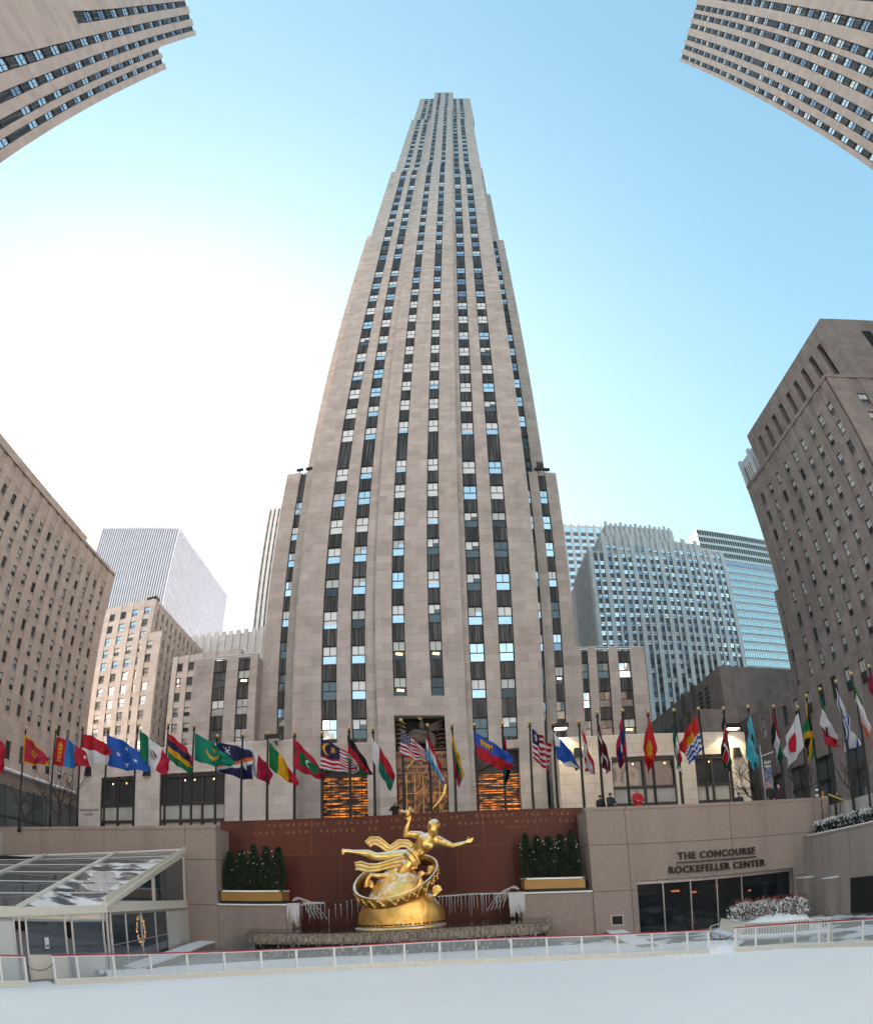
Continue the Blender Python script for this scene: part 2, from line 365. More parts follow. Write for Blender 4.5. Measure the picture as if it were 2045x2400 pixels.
# centre bay, standing forward
FC = Facade((0, 61.15), *FN); CS = [(-5.13, -3.78), (-1.3, .05)]
slots_wall(FC, wall, 22.9, 203, -6.85, 2.25, CS, core=False); FC.box(wall, -6.85, 2.25, .6, .85, 21, 203)
for a, c in CS: pass
# base round the three portals
PT = [(-12.72, -8.1, 15.6), (2.85, 7.83, 17.4)]
F0.box(wall, body[0], -12.72, 0, .6, 6.3, 18.3); F0.box(wall, -8.1, -6.4, 0, .6, 6.3, 18.3); F0.box(wall, -12.72, -8.1, 0, .6, 15.6, 18.3)
F0.box(wall, 2.0, 2.85, 0, .6, 6.3, 18.3); F0.box(wall, 7.83, body[1], 0, .6, 6.3, 18.3); F0.box(wall, 2.85, 7.83, 0, .6, 17.4, 18.3)
FC.box(wall, -6.85, -5.22, 0, .85, 6.3, 22.9); FC.box(wall, -.08, 2.25, 0, .85, 6.3, 22.9); FC.box(wall, -5.22, -.08, 0, .85, 20.85, 22.9)
F0.box(wall, body[0], -12.8, .6, 60, 6.3, 18.3); F0.box(wall, -8.05, -5.3, .6, 60, 6.3, 18.3); F0.box(wall, 0, 2.8, .6, 60, 6.3, 18.3); F0.box(wall, 7.9, body[1], .6, 60, 6.3, 18.3)
F0.box(wall, -12.8, -8.05, 2.2, 60, 6.3, 18.29); F0.box(wall, 2.8, 7.9, 2.2, 60, 6.3, 18.29); F0.box(wall, -5.3, 0, 2.4, 60, 6.3, 18.29)
# upper tiers
F2 = Facade((0, 64.4), *FN); F2c = Facade((0, 63.6), *FN)
S2 = [(-12.6, -11.0), (-9.5, -7.9), (2.9, 4.5), (6.1, 7.7)]
slots_wall(F2, wall, 196, 311, -15.2, 11.3, S2, core=False); F2.box(wall, -15.2, 11.3, .6, 50, 196, 310)
slots_wall(F2c, wall, 196, 352, -6.6, 2.35, [(-5.0, -3.7), (-1.15, .15)], core=False); F2c.box(wall, -6.6, 2.35, .6, .9, 196, 352)
F3 = Facade((0, 66.3), *FN); F3c = Facade((0, 65.5), *FN)
S3 = [(-11.9, -10.1), (-8.9, -7.4), (3.1, 4.8), (6.6, 8.4)]
slots_wall(F3, wall, 308, 396, -14.7, 12.4, S3, core=False); F3.box(wall, -14.7, 12.4, .6, 36, 308, 395)
slots_wall(F3c, wall, 308, 420, -7.2, 3.3, [(-5.2, -3.6), (-1.0, .5)], core=False); F3c.box(wall, -7.2, 3.3, .6, 20, 308, 419)
# side shoulders, set back
for (x0, x1, sl, zt, Yp, zb) in ((-20.3, -15.6, [(-18.35, -17.5)], 57, 66, 6.3), (10.6, 15.2, [(11.0, 11.6), (12.75, 13.75)], 54.8, 66, 6.3)):
    Fs = Facade((0, Yp), *FN); slots_wall(Fs, wall, zb, zt, x0, x1, sl, core=False, pd=.5); Fs.box(wall, x0, x1, .5, 40, zb, zt-.4)
    T = [23.5, 27.5, 31.4, 35.4, 39.4, 43.5, 47.5, 51.7]
    for a, c in sl: slot_column(root, Fs, a, c, zb+5, zt-.6, T, hf(T), lambda i, z: ['pale', 'skyblue', 'mid', 'blindsky', 'sky'] if z > 30 else ['mid', 'bluedark', 'blindlit'], wins, .3, 3)
Fk = Facade((0, 72), *FN)
slots_wall(Fk, wall, 54, 150.5, 10.6, 15.0, [(11.95, 13.25)], core=False, pd=.5); Fk.box(wall, 10.6, 15.0, .5, 30, 54, 150)
Fk.box(wall, -19.1, -15.6, 0, 30, 56, 157.6)
Fk2 = Facade((0, 85), *FN); Fk2.box(wall, 10.6, 16.5, 0, 20, 100, 230); Fk2.box(wall, 10.6, 15.4, 0.5, 20, 230, 275)
T = [62+5.2*i for i in range(17)]
slot_column(root, Fk, 11.95, 13.25, 56, 149.5, T, hf(T), lambda i, z: ['blue', 'pale', 'sky', 'skyblue', 'dark'], wins, .3, 3)
wo = wall.build('wall', 'lime', root)
T = TOPS
for a, c in SL+SR: slot_column(root, F0, a, c, 18.3, 197.2, T, hf(T), tk, wins, .38, 4)
for a, c in CS: slot_column(root, FC, a, c, 22.92, 202.3, T[1:], hf(T[1:]), tk, wins, .38, 4)
T2 = [203+8.3*i for i in range(13)]
for a, c in S2: slot_column(root, F2, a, c, 197, 309.5, T2, hf(T2), tk, wins, .38, 3)
T2c = [211+8.3*i for i in range(17)]
for a, c in [(-5.0, -3.7), (-1.15, .15)]: slot_column(root, F2c, a, c, 203, 351, T2c, hf(T2c), tk, wins, .38, 3)
T3 = [318+9.3*i for i in range(9)]
for a, c in S3: slot_column(root, F3, a, c, 309, 395, T3, hf(T3), tk, wins, .38, 3)
T3 = [358+9.3*i for i in range(7)]
for a, c in [(-5.2, -3.6), (-1.0, .5)]: slot_column(root, F3c, a, c, 350, 419, T3, hf(T3), tk, wins, .38, 3)
add_windows(root, wins)
# fluted crests on the setbacks, one to a bay
def crest(F, xs, z, h=.9, w=.34, d=.25):
    cr = MB(); F.box(cr, xs[0]-w/2, xs[-1]+w/2, d-.1, d+.1, z, z+.2)
    for x in xs:
        p = F.T @ Vector((x, d, z)); cr.tube([p, p+Vector((0, 0, h*.7)), p+Vector((0, 0, h))], [w/2, w/2, w*.2], 6)
    cr.build('cresting', 'spand', root)
for F, sls, z in ((F0, SL+SR, 197.0), (F2, S2, 309.4), (F3, S3, 394.9)):
    for a, c in sls: crest(F, [a+(c-a)*(k+.5)/4 for k in range(4)], z, 1.6)
for xs in ([-18.2, -17.9, -17.6], [11.15, 11.45], [13.0, 13.3, 13.6]): crest(Facade((0, 66), *FN), xs, 55.5, 1.5)
# portals: centre recess with bronze screen
b = MB(); b.box(-5.3, 0, 62.9, 64.3, 6.3, 20.9); b.build('recess', 'dark', root)
def amber(name, base, em, s):
    m, t, bs = newmat(name); pset(bs, Roughness=.25, Metallic=.4); N = t.nodes.new; L = t.links.new
    g = N('ShaderNodeNewGeometry'); n = N('ShaderNodeTexNoise'); n.inputs['Scale'].default_value = 1.4; n.inputs['Detail'].default_value = 6; n.inputs['Distortion'].default_value = 1.5; L(g.outputs['Position'], n.inputs[0])
    r = N('ShaderNodeValToRGB'); e = r.color_ramp.elements; e[0].position = .38; e[0].color = c4([c*.25 for c in base]); e[1].position = .7; e[1].color = c4(base); L(n.outputs['Fac'], r.inputs[0]); L(r.outputs[0], bs.inputs['Base Color'])
    r3 = N('ShaderNodeValToRGB'); e = r3.color_ramp.elements; e[0].position = .45; e[0].color = (0, 0, 0, 1); e[1].position = .75; e[1].color = c4(em); L(n.outputs['Fac'], r3.inputs[0]); L(r3.outputs[0], bs.inputs['Emission Color']); bs.inputs['Emission Strength'].default_value = s
    return m
M['bronze_glass'] = amber('cast_bronze_glass', (.2, .085, .04), (.5, .15, .03), .12)
M['amber'] = amber('amber_lit_glass', (.12, .045, .015), (1, .27, .03), .45)
t = M['amber'].node_tree; gm_ = [n for n in t.nodes if n.type == 'NEW_GEOMETRY'][0]; tx_ = [n for n in t.nodes if n.type == 'TEX_NOISE'][0]
mp = t.nodes.new('ShaderNodeMapping'); mp.inputs['Scale'].default_value = (.55, 1, 2.6); t.links.new(gm_.outputs['Position'], mp.inputs[0]); t.links.new(mp.outputs[0], tx_.inputs[0]); tx_.inputs['Distortion'].default_value = .3
M['terracotta'] = flat('terracotta_panel', (.36, .17, .09), .6, nscale=2)
M['carved'] = flat('carved_stone', (.12, .1, .085), .7, nscale=3, noise=.25)
M['gilt'] = flat('gilded_trim', (.62, .42, .14), .35, metal=.85)
scr = MB(); scr.box(-5.15, -.15, 62.3, 62.36, 6.3, 14.9); so_ = scr.build('cast_glass_screen', 'bronze_glass', root)
g = MB()
for k in range(1, 6): g.box(-5.15+k*.833-.02, -5.15+k*.833+.02, 62.25, 62.3, 6.3, 14.9)
for z in (8.5, 10.6, 12.8): g.box(-5.15, -.15, 62.26, 62.3, z-.015, z+.015)
g.build('screen_bars', 'gilt', so_)
s_ = MB(); s_.box(-5.2, -.1, 62.15, 62.3, 14.9, 17.3); sign = s_.build('lintel_panel', 'terracotta', root)
def text(body, name, size, mat, origin, ux=(1, 0, 0), parent=None, ext=.02, align='CENTER', space=1, up=(0, 0, 1), bold=.0):
    cu = bpy.data.curves.new(name, 'FONT'); cu.body = body; cu.size = size; cu.extrude = ext; cu.align_x = align; cu.space_character = space; cu.offset = bold; cu.resolution_u = 3
    tmp = bpy.data.objects.new(name, cu); COL.objects.link(tmp)
    dg = bpy.context.evaluated_depsgraph_get(); me = bpy.data.meshes.new_from_object(tmp.evaluated_get(dg)); COL.objects.unlink(tmp); bpy.data.objects.remove(tmp)
    me.name = name; me.materials.clear(); me.materials.append(M[mat])
    X = Vector(ux).normalized(); Z = Vector(up); Y = X.cross(Z).normalized()   # text x -> X, y -> Z, z -> towards the viewer
    mt = Matrix(((X.x, Z.x, Y.x, origin[0]), (X.y, Z.y, Y.y, origin[1]), (X.z, Z.z, Y.z, origin[2]), (0, 0, 0, 1)))
    me.transform(mt); return link(name, me, parent)
text('WISDOM AND KNOWLEDGE', 'lettering', .52, 'dark', (-2.65, 62.13, 16.6), parent=sign, bold=.012)
text('SHALL BE THE', 'lettering', .62, 'dark', (-2.65, 62.13, 15.85), parent=sign, bold=.012)
text('STABILITY OF THY TIMES', 'lettering', .55, 'dark', (-2.65, 62.13, 15.12), parent=sign, bold=.012)
# generic carved figure with rays filling the head of the recess
f_ = MB(); c0 = Vector((-2.6, 62.3, 18.9))
f_.ball(c0, 1.0, 12, sc=(1.5, .45, .75)); f_.ball(c0+Vector((.95, 0, -.6)), .7, 10, sc=(.9, .5, 1.2)); f_.ball(c0+Vector((.1, -.1, 1.15)), .42, 10, sc=(.8, .8, 1.3))
f_.tube([c0+Vector((-1.4, 0, .1)), c0+Vector((-.6, -.25, .5)), c0+Vector((.5, -.3, .25)), c0+Vector((.9, -.2, -.6))], [.18, .3, .32, .2], 8)
for k in range(5): f_.tube([c0+Vector((.5, 0, .55+.1*k)), c0+Vector((2.3, 0, .9+.24*k))], [.12, .07], 6)
f_.build('carved_relief', 'carved', root, True)
for k in range(7):
    for s in (-1, 1): MB().tube([c0+Vector((s*1.6, .15, -1.1+k*.42)), c0+Vector((s*2.0, 0, -1.05+k*.46)), c0+Vector((s*2.45, 0, -1.2+k*.5))], .035, 5).build('gilded_ray', 'gilt', root)
f_ = MB(); f_.tube([c0+Vector((-.2, -.5, 1.75)), c0+Vector((.2, -.5, 1.75))], .11, 6)
for k in range(11):
    a = -.9+1.8*k/10; f_.tube([c0+Vector((0, -.5, 1.75)), c0+Vector((math.sin(a)*.55, -.5, 1.75+math.cos(a)*.45))], [.1, .03], 5)
f_.build('gilded_crown', 'gilt', root)
for p_, q_ in (((-.3, -.3, -1.9), (-1.6, -.3, -3.5)), ((1.3, -.3, -2.2), (2.4, -.3, -3.5))): MB().tube([c0+Vector(p_), c0+Vector(q_)], .07, 6).build('gilded_compass_arm', 'gilt', root)
f_ = MB(); f_.tube([c0+Vector((-2.4, -.1, -1.35)), c0+Vector((2.4, -.1, -1.35))], .03, 5)
for k in range(12): f_.ball(c0+Vector((-2.3+k*.42, -.1, -1.35)), .07, 6)
f_.build('gilded_beading', 'gilt', root)
f_ = MB(); pts = [at(x, y, Y=61.9) for x, y in ((1044, 1838), (1040, 1860), (1030, 1876), (1018, 1890), (1010, 1897))]
for i in range(4): f_.quad(pts[i]+Vector((-.12, 0, 0)), pts[i]+Vector((.12, .02, 0)), pts[i+1]+Vector((.12, .02, 0)), pts[i+1]+Vector((-.12, 0, 0)))
f_.build('ribbon', 'gilt', root)
for (x0, x1, zt) in PT:
    p_ = MB(); p_.box(x0-.02, x1+.02, 63.55, 63.62, 6.3, 15.6 if zt > 16 else zt); po = p_.build('portal_glass', 'amber', root)
    p_ = MB(); p_.box(x0-.02, x1+.02, 63.3, 63.5, 14.9, zt)
    for k in range(30): p_.box(x0, x1, 63.36, 63.54, 6.6+k*.27, 6.72+k*.27)
    for k in range(7): p_.box(x0+(x1-x0)*k/6-.03, x0+(x1-x0)*k/6+.03, 63.44, 63.54, 6.3, 14.9)
    p_.build('louvre_grille', 'frame', po)
    p_ = MB(); p_.box(x0-.1, x0, 62.6, 64, 6.3, zt); p_.box(x1, x1+.1, 62.6, 64, 6.3, zt); p_.box(x0-.1, x1+.1, 62.6, 64, zt, zt+.1); p_.build('reveal', 'lime', root)
p_ = MB(); c1_ = Vector((6.0, 63.1, 16.2)); p_.tube([c1_+Vector((-2.8, 0, -.8)), c1_+Vector((-1, -.2, .1)), c1_+Vector((1.4, 0, -.6))], [.25, .45, .25], 8)
for k in range(5): p_.tube([c1_+Vector((-.6+.35*k, -.1, 0)), c1_+Vector((.6+.35*k, -.2, 1.1-.1*k))], [.12, .06], 6)
p_.build('carved_relief', 'carved', root, True)
# floodlights standing on the shoulders
for x, z in ((-18.6, 57.0), (-17.3, 57.0), (-16.1, 57.0), (11.4, 54.8), (12.9, 54.8), (14.0, 54.8)):
    fl = thing('floodlight', 'black roof floodlight on the %s shoulder of the slab tower, %s' % (('left' if x < 0 else 'right'), {-18.6: 'outermost', -17.3: 'middle one', -16.1: 'beside the shaft', 11.4: 'beside the shaft', 12.9: 'middle one', 14.0: 'outermost'}[x]), 'floodlight', (x, 66.2, z), 'floodlights on the tower shoulders')
    MB().box(x-.45, x+.45, 65.9, 66.2, z+.35, z+.75).build('lamp_housing', 'black', fl); MB().bar((x, 66.15, z-.2), (x, 66.15, z+.4), .1).build('bracket', 'black', fl)

# ================================================================ low wings of the tower
def low_wing(label, x0, x1, Y, zt, slots, T, zb=6.3, loc=None):
    r = thing('low_wing', label, 'building wing', ((x0+x1)/2, Y, zb), 'low wings beside the tower'); F = Facade((0, Y), *FN); wl = MB(); wn = []
    slots_wall(F, wl, zb, zt, x0, x1, slots, core=False, pd=.5); F.box(wl, x0, x1, .5, 22, zb, zt-.3); wl.build('wall', 'lime', r)
    for a, c in slots: slot_column(r, F, a, c, 14, zt-.5, T, hf(T), lambda i, z: ['mid', 'dark', 'mid', 'blindlit', 'sky', 'blindsky'], wn, .3, 4)
    add_windows(r, wn); sn = MB()
    for a, c in slots: F.box(sn, a-.1, c+.1, -.02, .3, zt-.3, zt-.18)
    F.box(sn, x0, x1, 0, .4, zt, zt+.05); sn.build('snow_cap', 'snow', r)
    return r
low_wing('low limestone wing left of the tower with two dark window bays', -28.4, -20.3, 64, 29.4, [(-25.75, -24.1), (-22.65, -21.2)], [20.9, 24.3, 27.6])
low_wing('low limestone wing right of the tower with three dark window bays', 15.2, 23.3, 66, 29.6, [(15.84, 16.6), (17.6, 19.0), (20.1, 21.55)], [21.1, 24.4, 27.8])
b = MB(); b.box(15.2, 16.6, 72, 80, 6.3, 33.5); tag(b.build('stair_tower', 'lime'), 'narrow stone block between the tower and its right low wing', 'building')

# ================================================================ two-storey podiums in front
def podium(label, x0, x1, Y, zt, openings, groupn, zb=6.3, mat='lime'):
    r = thing('podium_block', label, 'building', ((x0+x1)/2, Y, zb), groupn); F = Facade((0, Y), *FN); wl = MB(); e = x0
    for a, c in openings:
        F.box(wl, e, a, 0, .5, zb, zt); F.box(wl, a, c, 0, .5, 14.85, zt); e = c
    F.box(wl, e, x1, 0, .5, zb, zt); F.box(wl, x0, x1, .5, 3.9, zb, zt-.01); wl.build('wall', mat, r)
    for a, c in openings:
        fr = MB(); n = max(2, round((c-a)/2.7))
        for k in range(n+1):
            x = a+(c-a)*k/n; F.box(fr, max(a, x-.13), min(c, x+.13), .2, .45, zb, 14.85)
        for z in (14.6, 11.85, 10.2, 9.1): F.box(fr, a, c, .18, .46, z-.14, z+.14)
        fo = fr.build('window_frame', 'frame', r); gl = MB(); F.box(gl, a, c, .42, .47, 12, 14.8); gl.build('pane', 'g_dark', fo)
        pn = MB(); F.box(pn, a, c, .3, .4, 10.3, 11.75); pn.build('stone_panel', 'white_stone', fo)
        gl = MB(); F.box(gl, a, c, .42, .47, 6.3, 9.0); gl.build('shop_pane', 'g_dark', fo)
        for q in range(3):
            if random.random() < .8:
                x = random.uniform(a+.4, c-.4); lm = MB(); lm.box(x, x+.12, Y+.40, Y+.41, 14.1, 14.25); lm.build('ceiling_lamp', 'lamp_warm', fo)
    sn = MB(); F.box(sn, x0, x1, .02, .35, zt, zt+.05); sn.build('snow_cap', 'snow', r)
    return r
M['white_stone'] = masonry('pale_stone_panel', (.45, .42, .38), (.42, .4, .36), (.3, .28, .25), 3, 4, .01, .4)
pl = podium('low limestone podium block left of the red wall with two dark shop windows', -40.2, -14.2, 57, 17.5, [(-36.6, -31.7), (-28.45, -20.95)], 'podium blocks in front of the tower', mat='lime_p')
pr = podium('low limestone podium block right of the red wall with two dark wide windows', 11.0, 30.0, 57, 17.0, [(15.95, 22.1), (24.15, 27.8)], 'podium blocks in front of the tower', mat='lime_warm')
text('ROCKEFELLER', 'lettering', .36, 'dark', (-38.3, 56.97, 11.35), parent=pl, space=1.35); text('PLAZA', 'lettering', .36, 'dark', (-38.3, 56.97, 10.9), parent=pl, space=1.4)
text('ROCKEFELLER', 'lettering', .36, 'dark', (29.05, 56.97, 11.15), parent=pr, space=1.2); text('PLAZA', 'lettering', .36, 'dark', (29.0, 56.97, 10.7), parent=pr, space=1.3)
text('NBC', 'lettering', .5, 'gilt', (-33.2, 57.1, 9.35), parent=pl, bold=.01); text('NBC Experience', 'lettering', .5, 'gilt', (-24.6, 57.1, 9.4), parent=pl, bold=.01)
# wall lanterns and bracket lamps
def lantern(x, z, lab):
    o = thing('wall_lantern', lab, 'lamp', (x, 56.8, z), 'dark wall lanterns on the podium blocks')
    b = MB(); b.raw([(x-.42, 56.45, z-.5), (x+.42, 56.45, z-.5), (x+.42, 57, z-.5), (x-.42, 57, z-.5), (x-.3, 56.6, z+.5), (x+.3, 56.6, z+.5), (x+.3, 57, z+.5), (x-.3, 57, z+.5)], [(0, 3, 2, 1), (4, 5, 6, 7), (0, 1, 5, 4), (1, 2, 6, 5), (2, 3, 7, 6), (3, 0, 4, 7)])
    b.build('lantern_shade', 'black', o); MB().box(x-.25, x+.25, 56.55, 56.9, z-.53, z-.51).build('diffuser', 'blind', o)
p = at(207, 1808, Y=56.8); lantern(p.x, p.z, 'dark wall lantern on the left podium block beside the red and white flag')
p = at(345, 1808, Y=56.8); lantern(p.x, p.z, 'dark wall lantern on the left podium block below the blue star flag')
p = at(1353, 1765, Y=56.8); lantern(p.x, p.z, 'dark wall lantern on the right podium block nearest the tower')
p = at(1726, 1764, Y=56.8); lantern(p.x, p.z, 'dark wall lantern at the right end of the right podium block')
def roof_lamp(x, y, lab, lit=True):
    p = at(x, y, Y=55.6); o = thing('roof_lamp', lab, 'lamp', (p.x, 57, p.z-.6), 'lit lamps on the podium roof edge')
    MB().box(p.x-.75, p.x+.75, 55.3, 56.1, p.z, p.z+.45).build('lamp_housing', 'black', o)
    MB().box(p.x-.6, p.x+.6, 55.35, 56.05, p.z-.04, p.z-.01).build('lens', 'lamp_cool' if lit else 'blind', o)
    MB().bar((p.x, 56, p.z+.2), (p.x, 57.4, p.z-.3), .12).build('arm', 'black', o)
    if lit:
        l = bpy.data.lights.new('spot', 'SPOT'); l.energy = 130; l.color = (1, .85, .5); l.spot_size = R(120); l.shadow_soft_size = .3
        ob = bpy.data.objects.new('lamp_light', l); COL.objects.link(ob); ob.parent = o; ob.matrix_parent_inverse = pinv(o); ob.location = (p.x, 55.7, p.z-.15); ob.rotation_euler = (R(18), 0, 0)
M['lamp_cool'] = emit('cool_lamp', (1, .95, .8), 3)
roof_lamp(1312, 1707, 'lit lamp box over the right podium roof next to the tower'); roof_lamp(1717, 1707, 'lit lamp box over the far right end of the podium roof')
roof_lamp(640, 1733, 'unlit lamp box over the left podium roof beside the tower', False)
# ================================================================ punched-window office blocks
def punched(root, F, wl, wn, u0, u1, z0, z1, cols, rows, cw, rh, kinds, pd=.45, rec=.14, depth=.34, body=12):
    """cols: centres, rows: window tops; piers proud of slightly sunk window bays"""
    e = u0; cw2 = cw/2
    for c in sorted(cols):
        F.box(wl, e, c-cw2, 0, pd, z0, z1); pz = z0
        for t in sorted(rows):
            F.box(wl, c-cw2, c+cw2, rec, pd, pz, t-rh-.1); F.box(wl, c-cw2-.03, c+cw2+.03, rec-.1, pd, t-rh-.1, t-rh); pz = t
            wn.append((F, c-cw2, c+cw2, t-rh, t, depth, kinds))
        F.box(wl, c-cw2, c+cw2, rec, pd, pz, z1); e = c+cw2
    F.box(wl, e, u1, 0, pd, z0, z1)
    if body: F.box(wl, u0, u1, pd, body, z0, z1)
# ---- left block: face X = -45.5 looking right
r = thing('office_block', 'brown limestone office block at the left edge with rows of small sash windows', 'building', (-45.5, 50, 6.3)); wl = MB(); wn = []
F = Facade((-45.5, 0), (0, 1), (1, 0))
cols = [63.3-2.36*i for i in range(22)]; rows = [42.2-2.27*i for i in range(11)]
LK_ = ['blinddark']*6+['blindmid']*4+['dark']*3+['mid']*3+['half']*3+['skyblue', 'blinds', 'blinds']
punched(r, F, wl, wn, 10, 65.8, 18.0, 45.0, cols, rows, .98, 1.32, LK_, body=26)
F.box(wl, 10, 65.8, -.15, 26, 45.0, 45.4)
FW = Facade((-45.5, 0), (0, 1), (1, 0)); F.box(wl, 12, 58.3, 2.2, 24, 45.4, 48.2)
# lower terrace block with its own windows and shopfront
F2_ = Facade((-44.3, 0), (0, 1), (1, 0)); punched(r, F2_, wl, wn, 10, 66.5, 14.3, 19.6, [64-2.9*i for i in range(18)], [17.2], 1.25, 1.9, LK_, body=10)
wl.build('wall', 'lime_l', r); add_windows(r, wn)
sp = MB(); F2_.box(sp, 10, 66.5, .5, 6, 6.3, 14.3); sp.build('shopfront_wall', 'granite', r)
sp = MB()
for i in range(20): F2_.box(sp, 64.5-2.9*i, 64.6-2.9*i, .38, .5, 6.3, 13)
F2_.box(sp, 10, 66.5, .4, .5, 9.6, 9.8); sp.build('shopfront_frame', 'frame', r)
sp = MB(); F2_.box(sp, 10, 66.5, .44, .48, 7.2, 12.8); sp.build('shopfront_glass', 'g_mid', r)
sp = MB(); F2_.box(sp, 10, 66.5, -.5, .4, 14.15, 14.3); F2_.box(sp, 10, 66.5, -.3, .4, 14.3, 14.4); sp.build('canopy_ledge', 'snow', r)
for i in range(22):
    vn = MB(); F.box(vn, 63.3-2.36*i-.7, 63.3-2.36*i+.7, -.06, 0, 42.9, 43.0); F.box(vn, 63.3-2.36*i-.7, 63.3-2.36*i-.62, -.06, 0, 42.3, 42.9); vn.build('label_moulding', 'lime_l', r)
# ---- block behind it with stepped profile
r = thing('office_block', 'pale limestone office block stepping down behind the left brown one', 'building', (-53, 85, 6.3)); wl = MB(); wn = []
F = Facade((0, 85), *FN); KK = ['skyblue', 'sky', 'blinddark', 'mid', 'blindmid', 'sky', 'dark', 'skyblue']*2
rows = [49.1-2.27*i for i in range(17)]
punched(r, F, wl, wn, -64, -47.9, 12, 50.4, [-56.9+2.63*i-7.9*0 for i in range(-2, 4)], rows, 1.3, 1.45, KK, body=30)
F = Facade((-47.4, 0), (0, 1), (1, 0)); punched(r, F, wl, wn, 85, 112, 12, 50.2, [87+2.2*i for i in range(11)], rows, .9, 1.4, KK, body=0)
F.box(wl, 85.5, 112, .45, .6, 12, 50.1); F = Facade((0, 82), *FN); punched(r, F, wl, wn, -47.4, -43.3, 12, 42.5, [-45.5], [41.2-2.27*i for i in range(13)], 1.2, 1.4, KK, body=0); F.box(wl, -47.3, -46.4, .5, 30, 6.3, 42.3)
F = Facade((-43.3, 0), (0, 1), (1, 0)); punched(r, F, wl, wn, 82.5, 98, 12, 42.5, [83.3+2.2*i for i in range(6)], [41.4-2.27*i for i in range(13)], .9, 1.4, KK, body=3)
F = Facade((0, 80), *FN); punched(r, F, wl, wn, -39.4, -28, 6.3, 36.8, [-38.0, -36.05, -33.6, -31.5], [35.7-2.27*i for i in range(10)], 1.05, 1.35, KK, body=12)
wl.build('wall', 'lime_m', r); add_windows(r, wn)
ob = MB(); ob.box(-49.6, -47.6, 85.3, 87, 50.3, 51.0); ob.build('roof_hatch', 'black', r)
# ---- white ribbed high-rise, standing askew to the street grid
r = thing('high_rise', 'white high-rise with close vertical ribs behind the left blocks', 'skyscraper', (-130, 200, 6.3)); wl = MB(); ZT = 147.3
F = Facade((-142, 184), (34, 16), (16, -34)); L1 = math.hypot(34, 16); G = Facade((-108, 200), (1.6, 70), (70, -1.6)); n = 34; L2_ = 70.0
pl_ = [(-142, 184), (-108, 200), (-106.4, 270), (-150, 262)]; k_ = len(wl.v); wl.raw([(x, y, 6.3) for x, y in pl_]+[(x, y, ZT) for x, y in pl_], [(3, 2, 1, 0), (4, 5, 6, 7), (0, 1, 5, 4), (1, 2, 6, 5), (2, 3, 7, 6), (3, 0, 4, 7)])
for i in range(n+1): u = L1*i/n; F.box(wl, u-.27, u+.27, -.5, 0, 6.3, ZT)
F.box(wl, -.3, L1+.3, -.55, 0, ZT-.6, ZT+.3)
for i in range(49): u = 1.46*i; G.box(wl, u-.2, u+.2, -.5, 0, 6.3, ZT)
G.box(wl, 0, 70.2, -.55, 0, ZT-.6, ZT+.3); wl.build('wall', 'white', r)
for i in range(n): gm = MB(); F.box(gm, L1*i/n+.27, L1*(i+1)/n-.27, -.1, -.03, 6.3, ZT-.7); gm.build('window_strip', 'strip', r)
for i in range(48): gm = MB(); G.box(gm, 1.46*i+.2, 1.46*i+1.26, -.1, -.03, 6.3, ZT-.7); gm.build('window_strip', 'strip_pale', r)
ds = MB(); ds.ball((-121, 215, 148.5), 4.6, 16, sc=(1, 1, 1.6)); tag(ds.build('radome', 'white', None, True), 'pale round radome dome on the roof of the white ribbed high-rise', 'radome')
# ---- thin tower and pleated parapet block
def ribtower(label, x0, x1, Y, zt, dep, pitch, mat, gl, rib=.4, zb=6.3, name='high_rise', side=None, floors=4.0, cat='skyscraper', fr=.5):
    r = thing(name, label, cat, ((x0+x1)/2, Y, zb)); F = Facade((0, Y), *FN); wl = MB(); F.box(wl, x0, x1, .4, dep, zb, zt)
    n = max(1, round((x1-x0)/pitch)); p = (x1-x0)/n
    for i in range(n+1): F.box(wl, max(x0, x0+p*i-p*rib/2), min(x1, x0+p*i+p*rib/2), 0, .4, zb, zt+.6)
    sp = MB(); g2 = MB()
    if side:
        G = Facade((x1 if side > 0 else x0, 0), (0, 1), (side, 0)); m = round((dep-2)/pitch)
        for i in range(m): G.box(wl, Y+.4+pitch*i, Y+.4+pitch*i+pitch*rib, -.4, 0, zb, zt+.6)
    wl.build('wall', mat, r)
    nf = int((zt-zb)/floors)
    for i in range(n):
        gm = MB(); F.box(gm, x0+p*i+p*rib/2, x0+p*(i+1)-p*rib/2, .3, .39, zb, zt-1); o = gm.build('window_strip', gl, r)
    for k in range(nf): F.box(sp, x0, x1, .2, .3, zb+floors*k, zb+floors*(k+fr))
    sp.build('spandrels', 'spand_f', r)
    return r
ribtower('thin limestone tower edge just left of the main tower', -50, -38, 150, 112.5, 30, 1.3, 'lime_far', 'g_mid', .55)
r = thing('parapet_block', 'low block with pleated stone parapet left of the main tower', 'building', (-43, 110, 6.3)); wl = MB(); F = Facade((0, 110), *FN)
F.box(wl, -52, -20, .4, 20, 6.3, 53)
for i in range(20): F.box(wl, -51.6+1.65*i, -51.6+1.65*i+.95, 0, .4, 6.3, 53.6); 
wl.build('wall', 'lime_far', r)
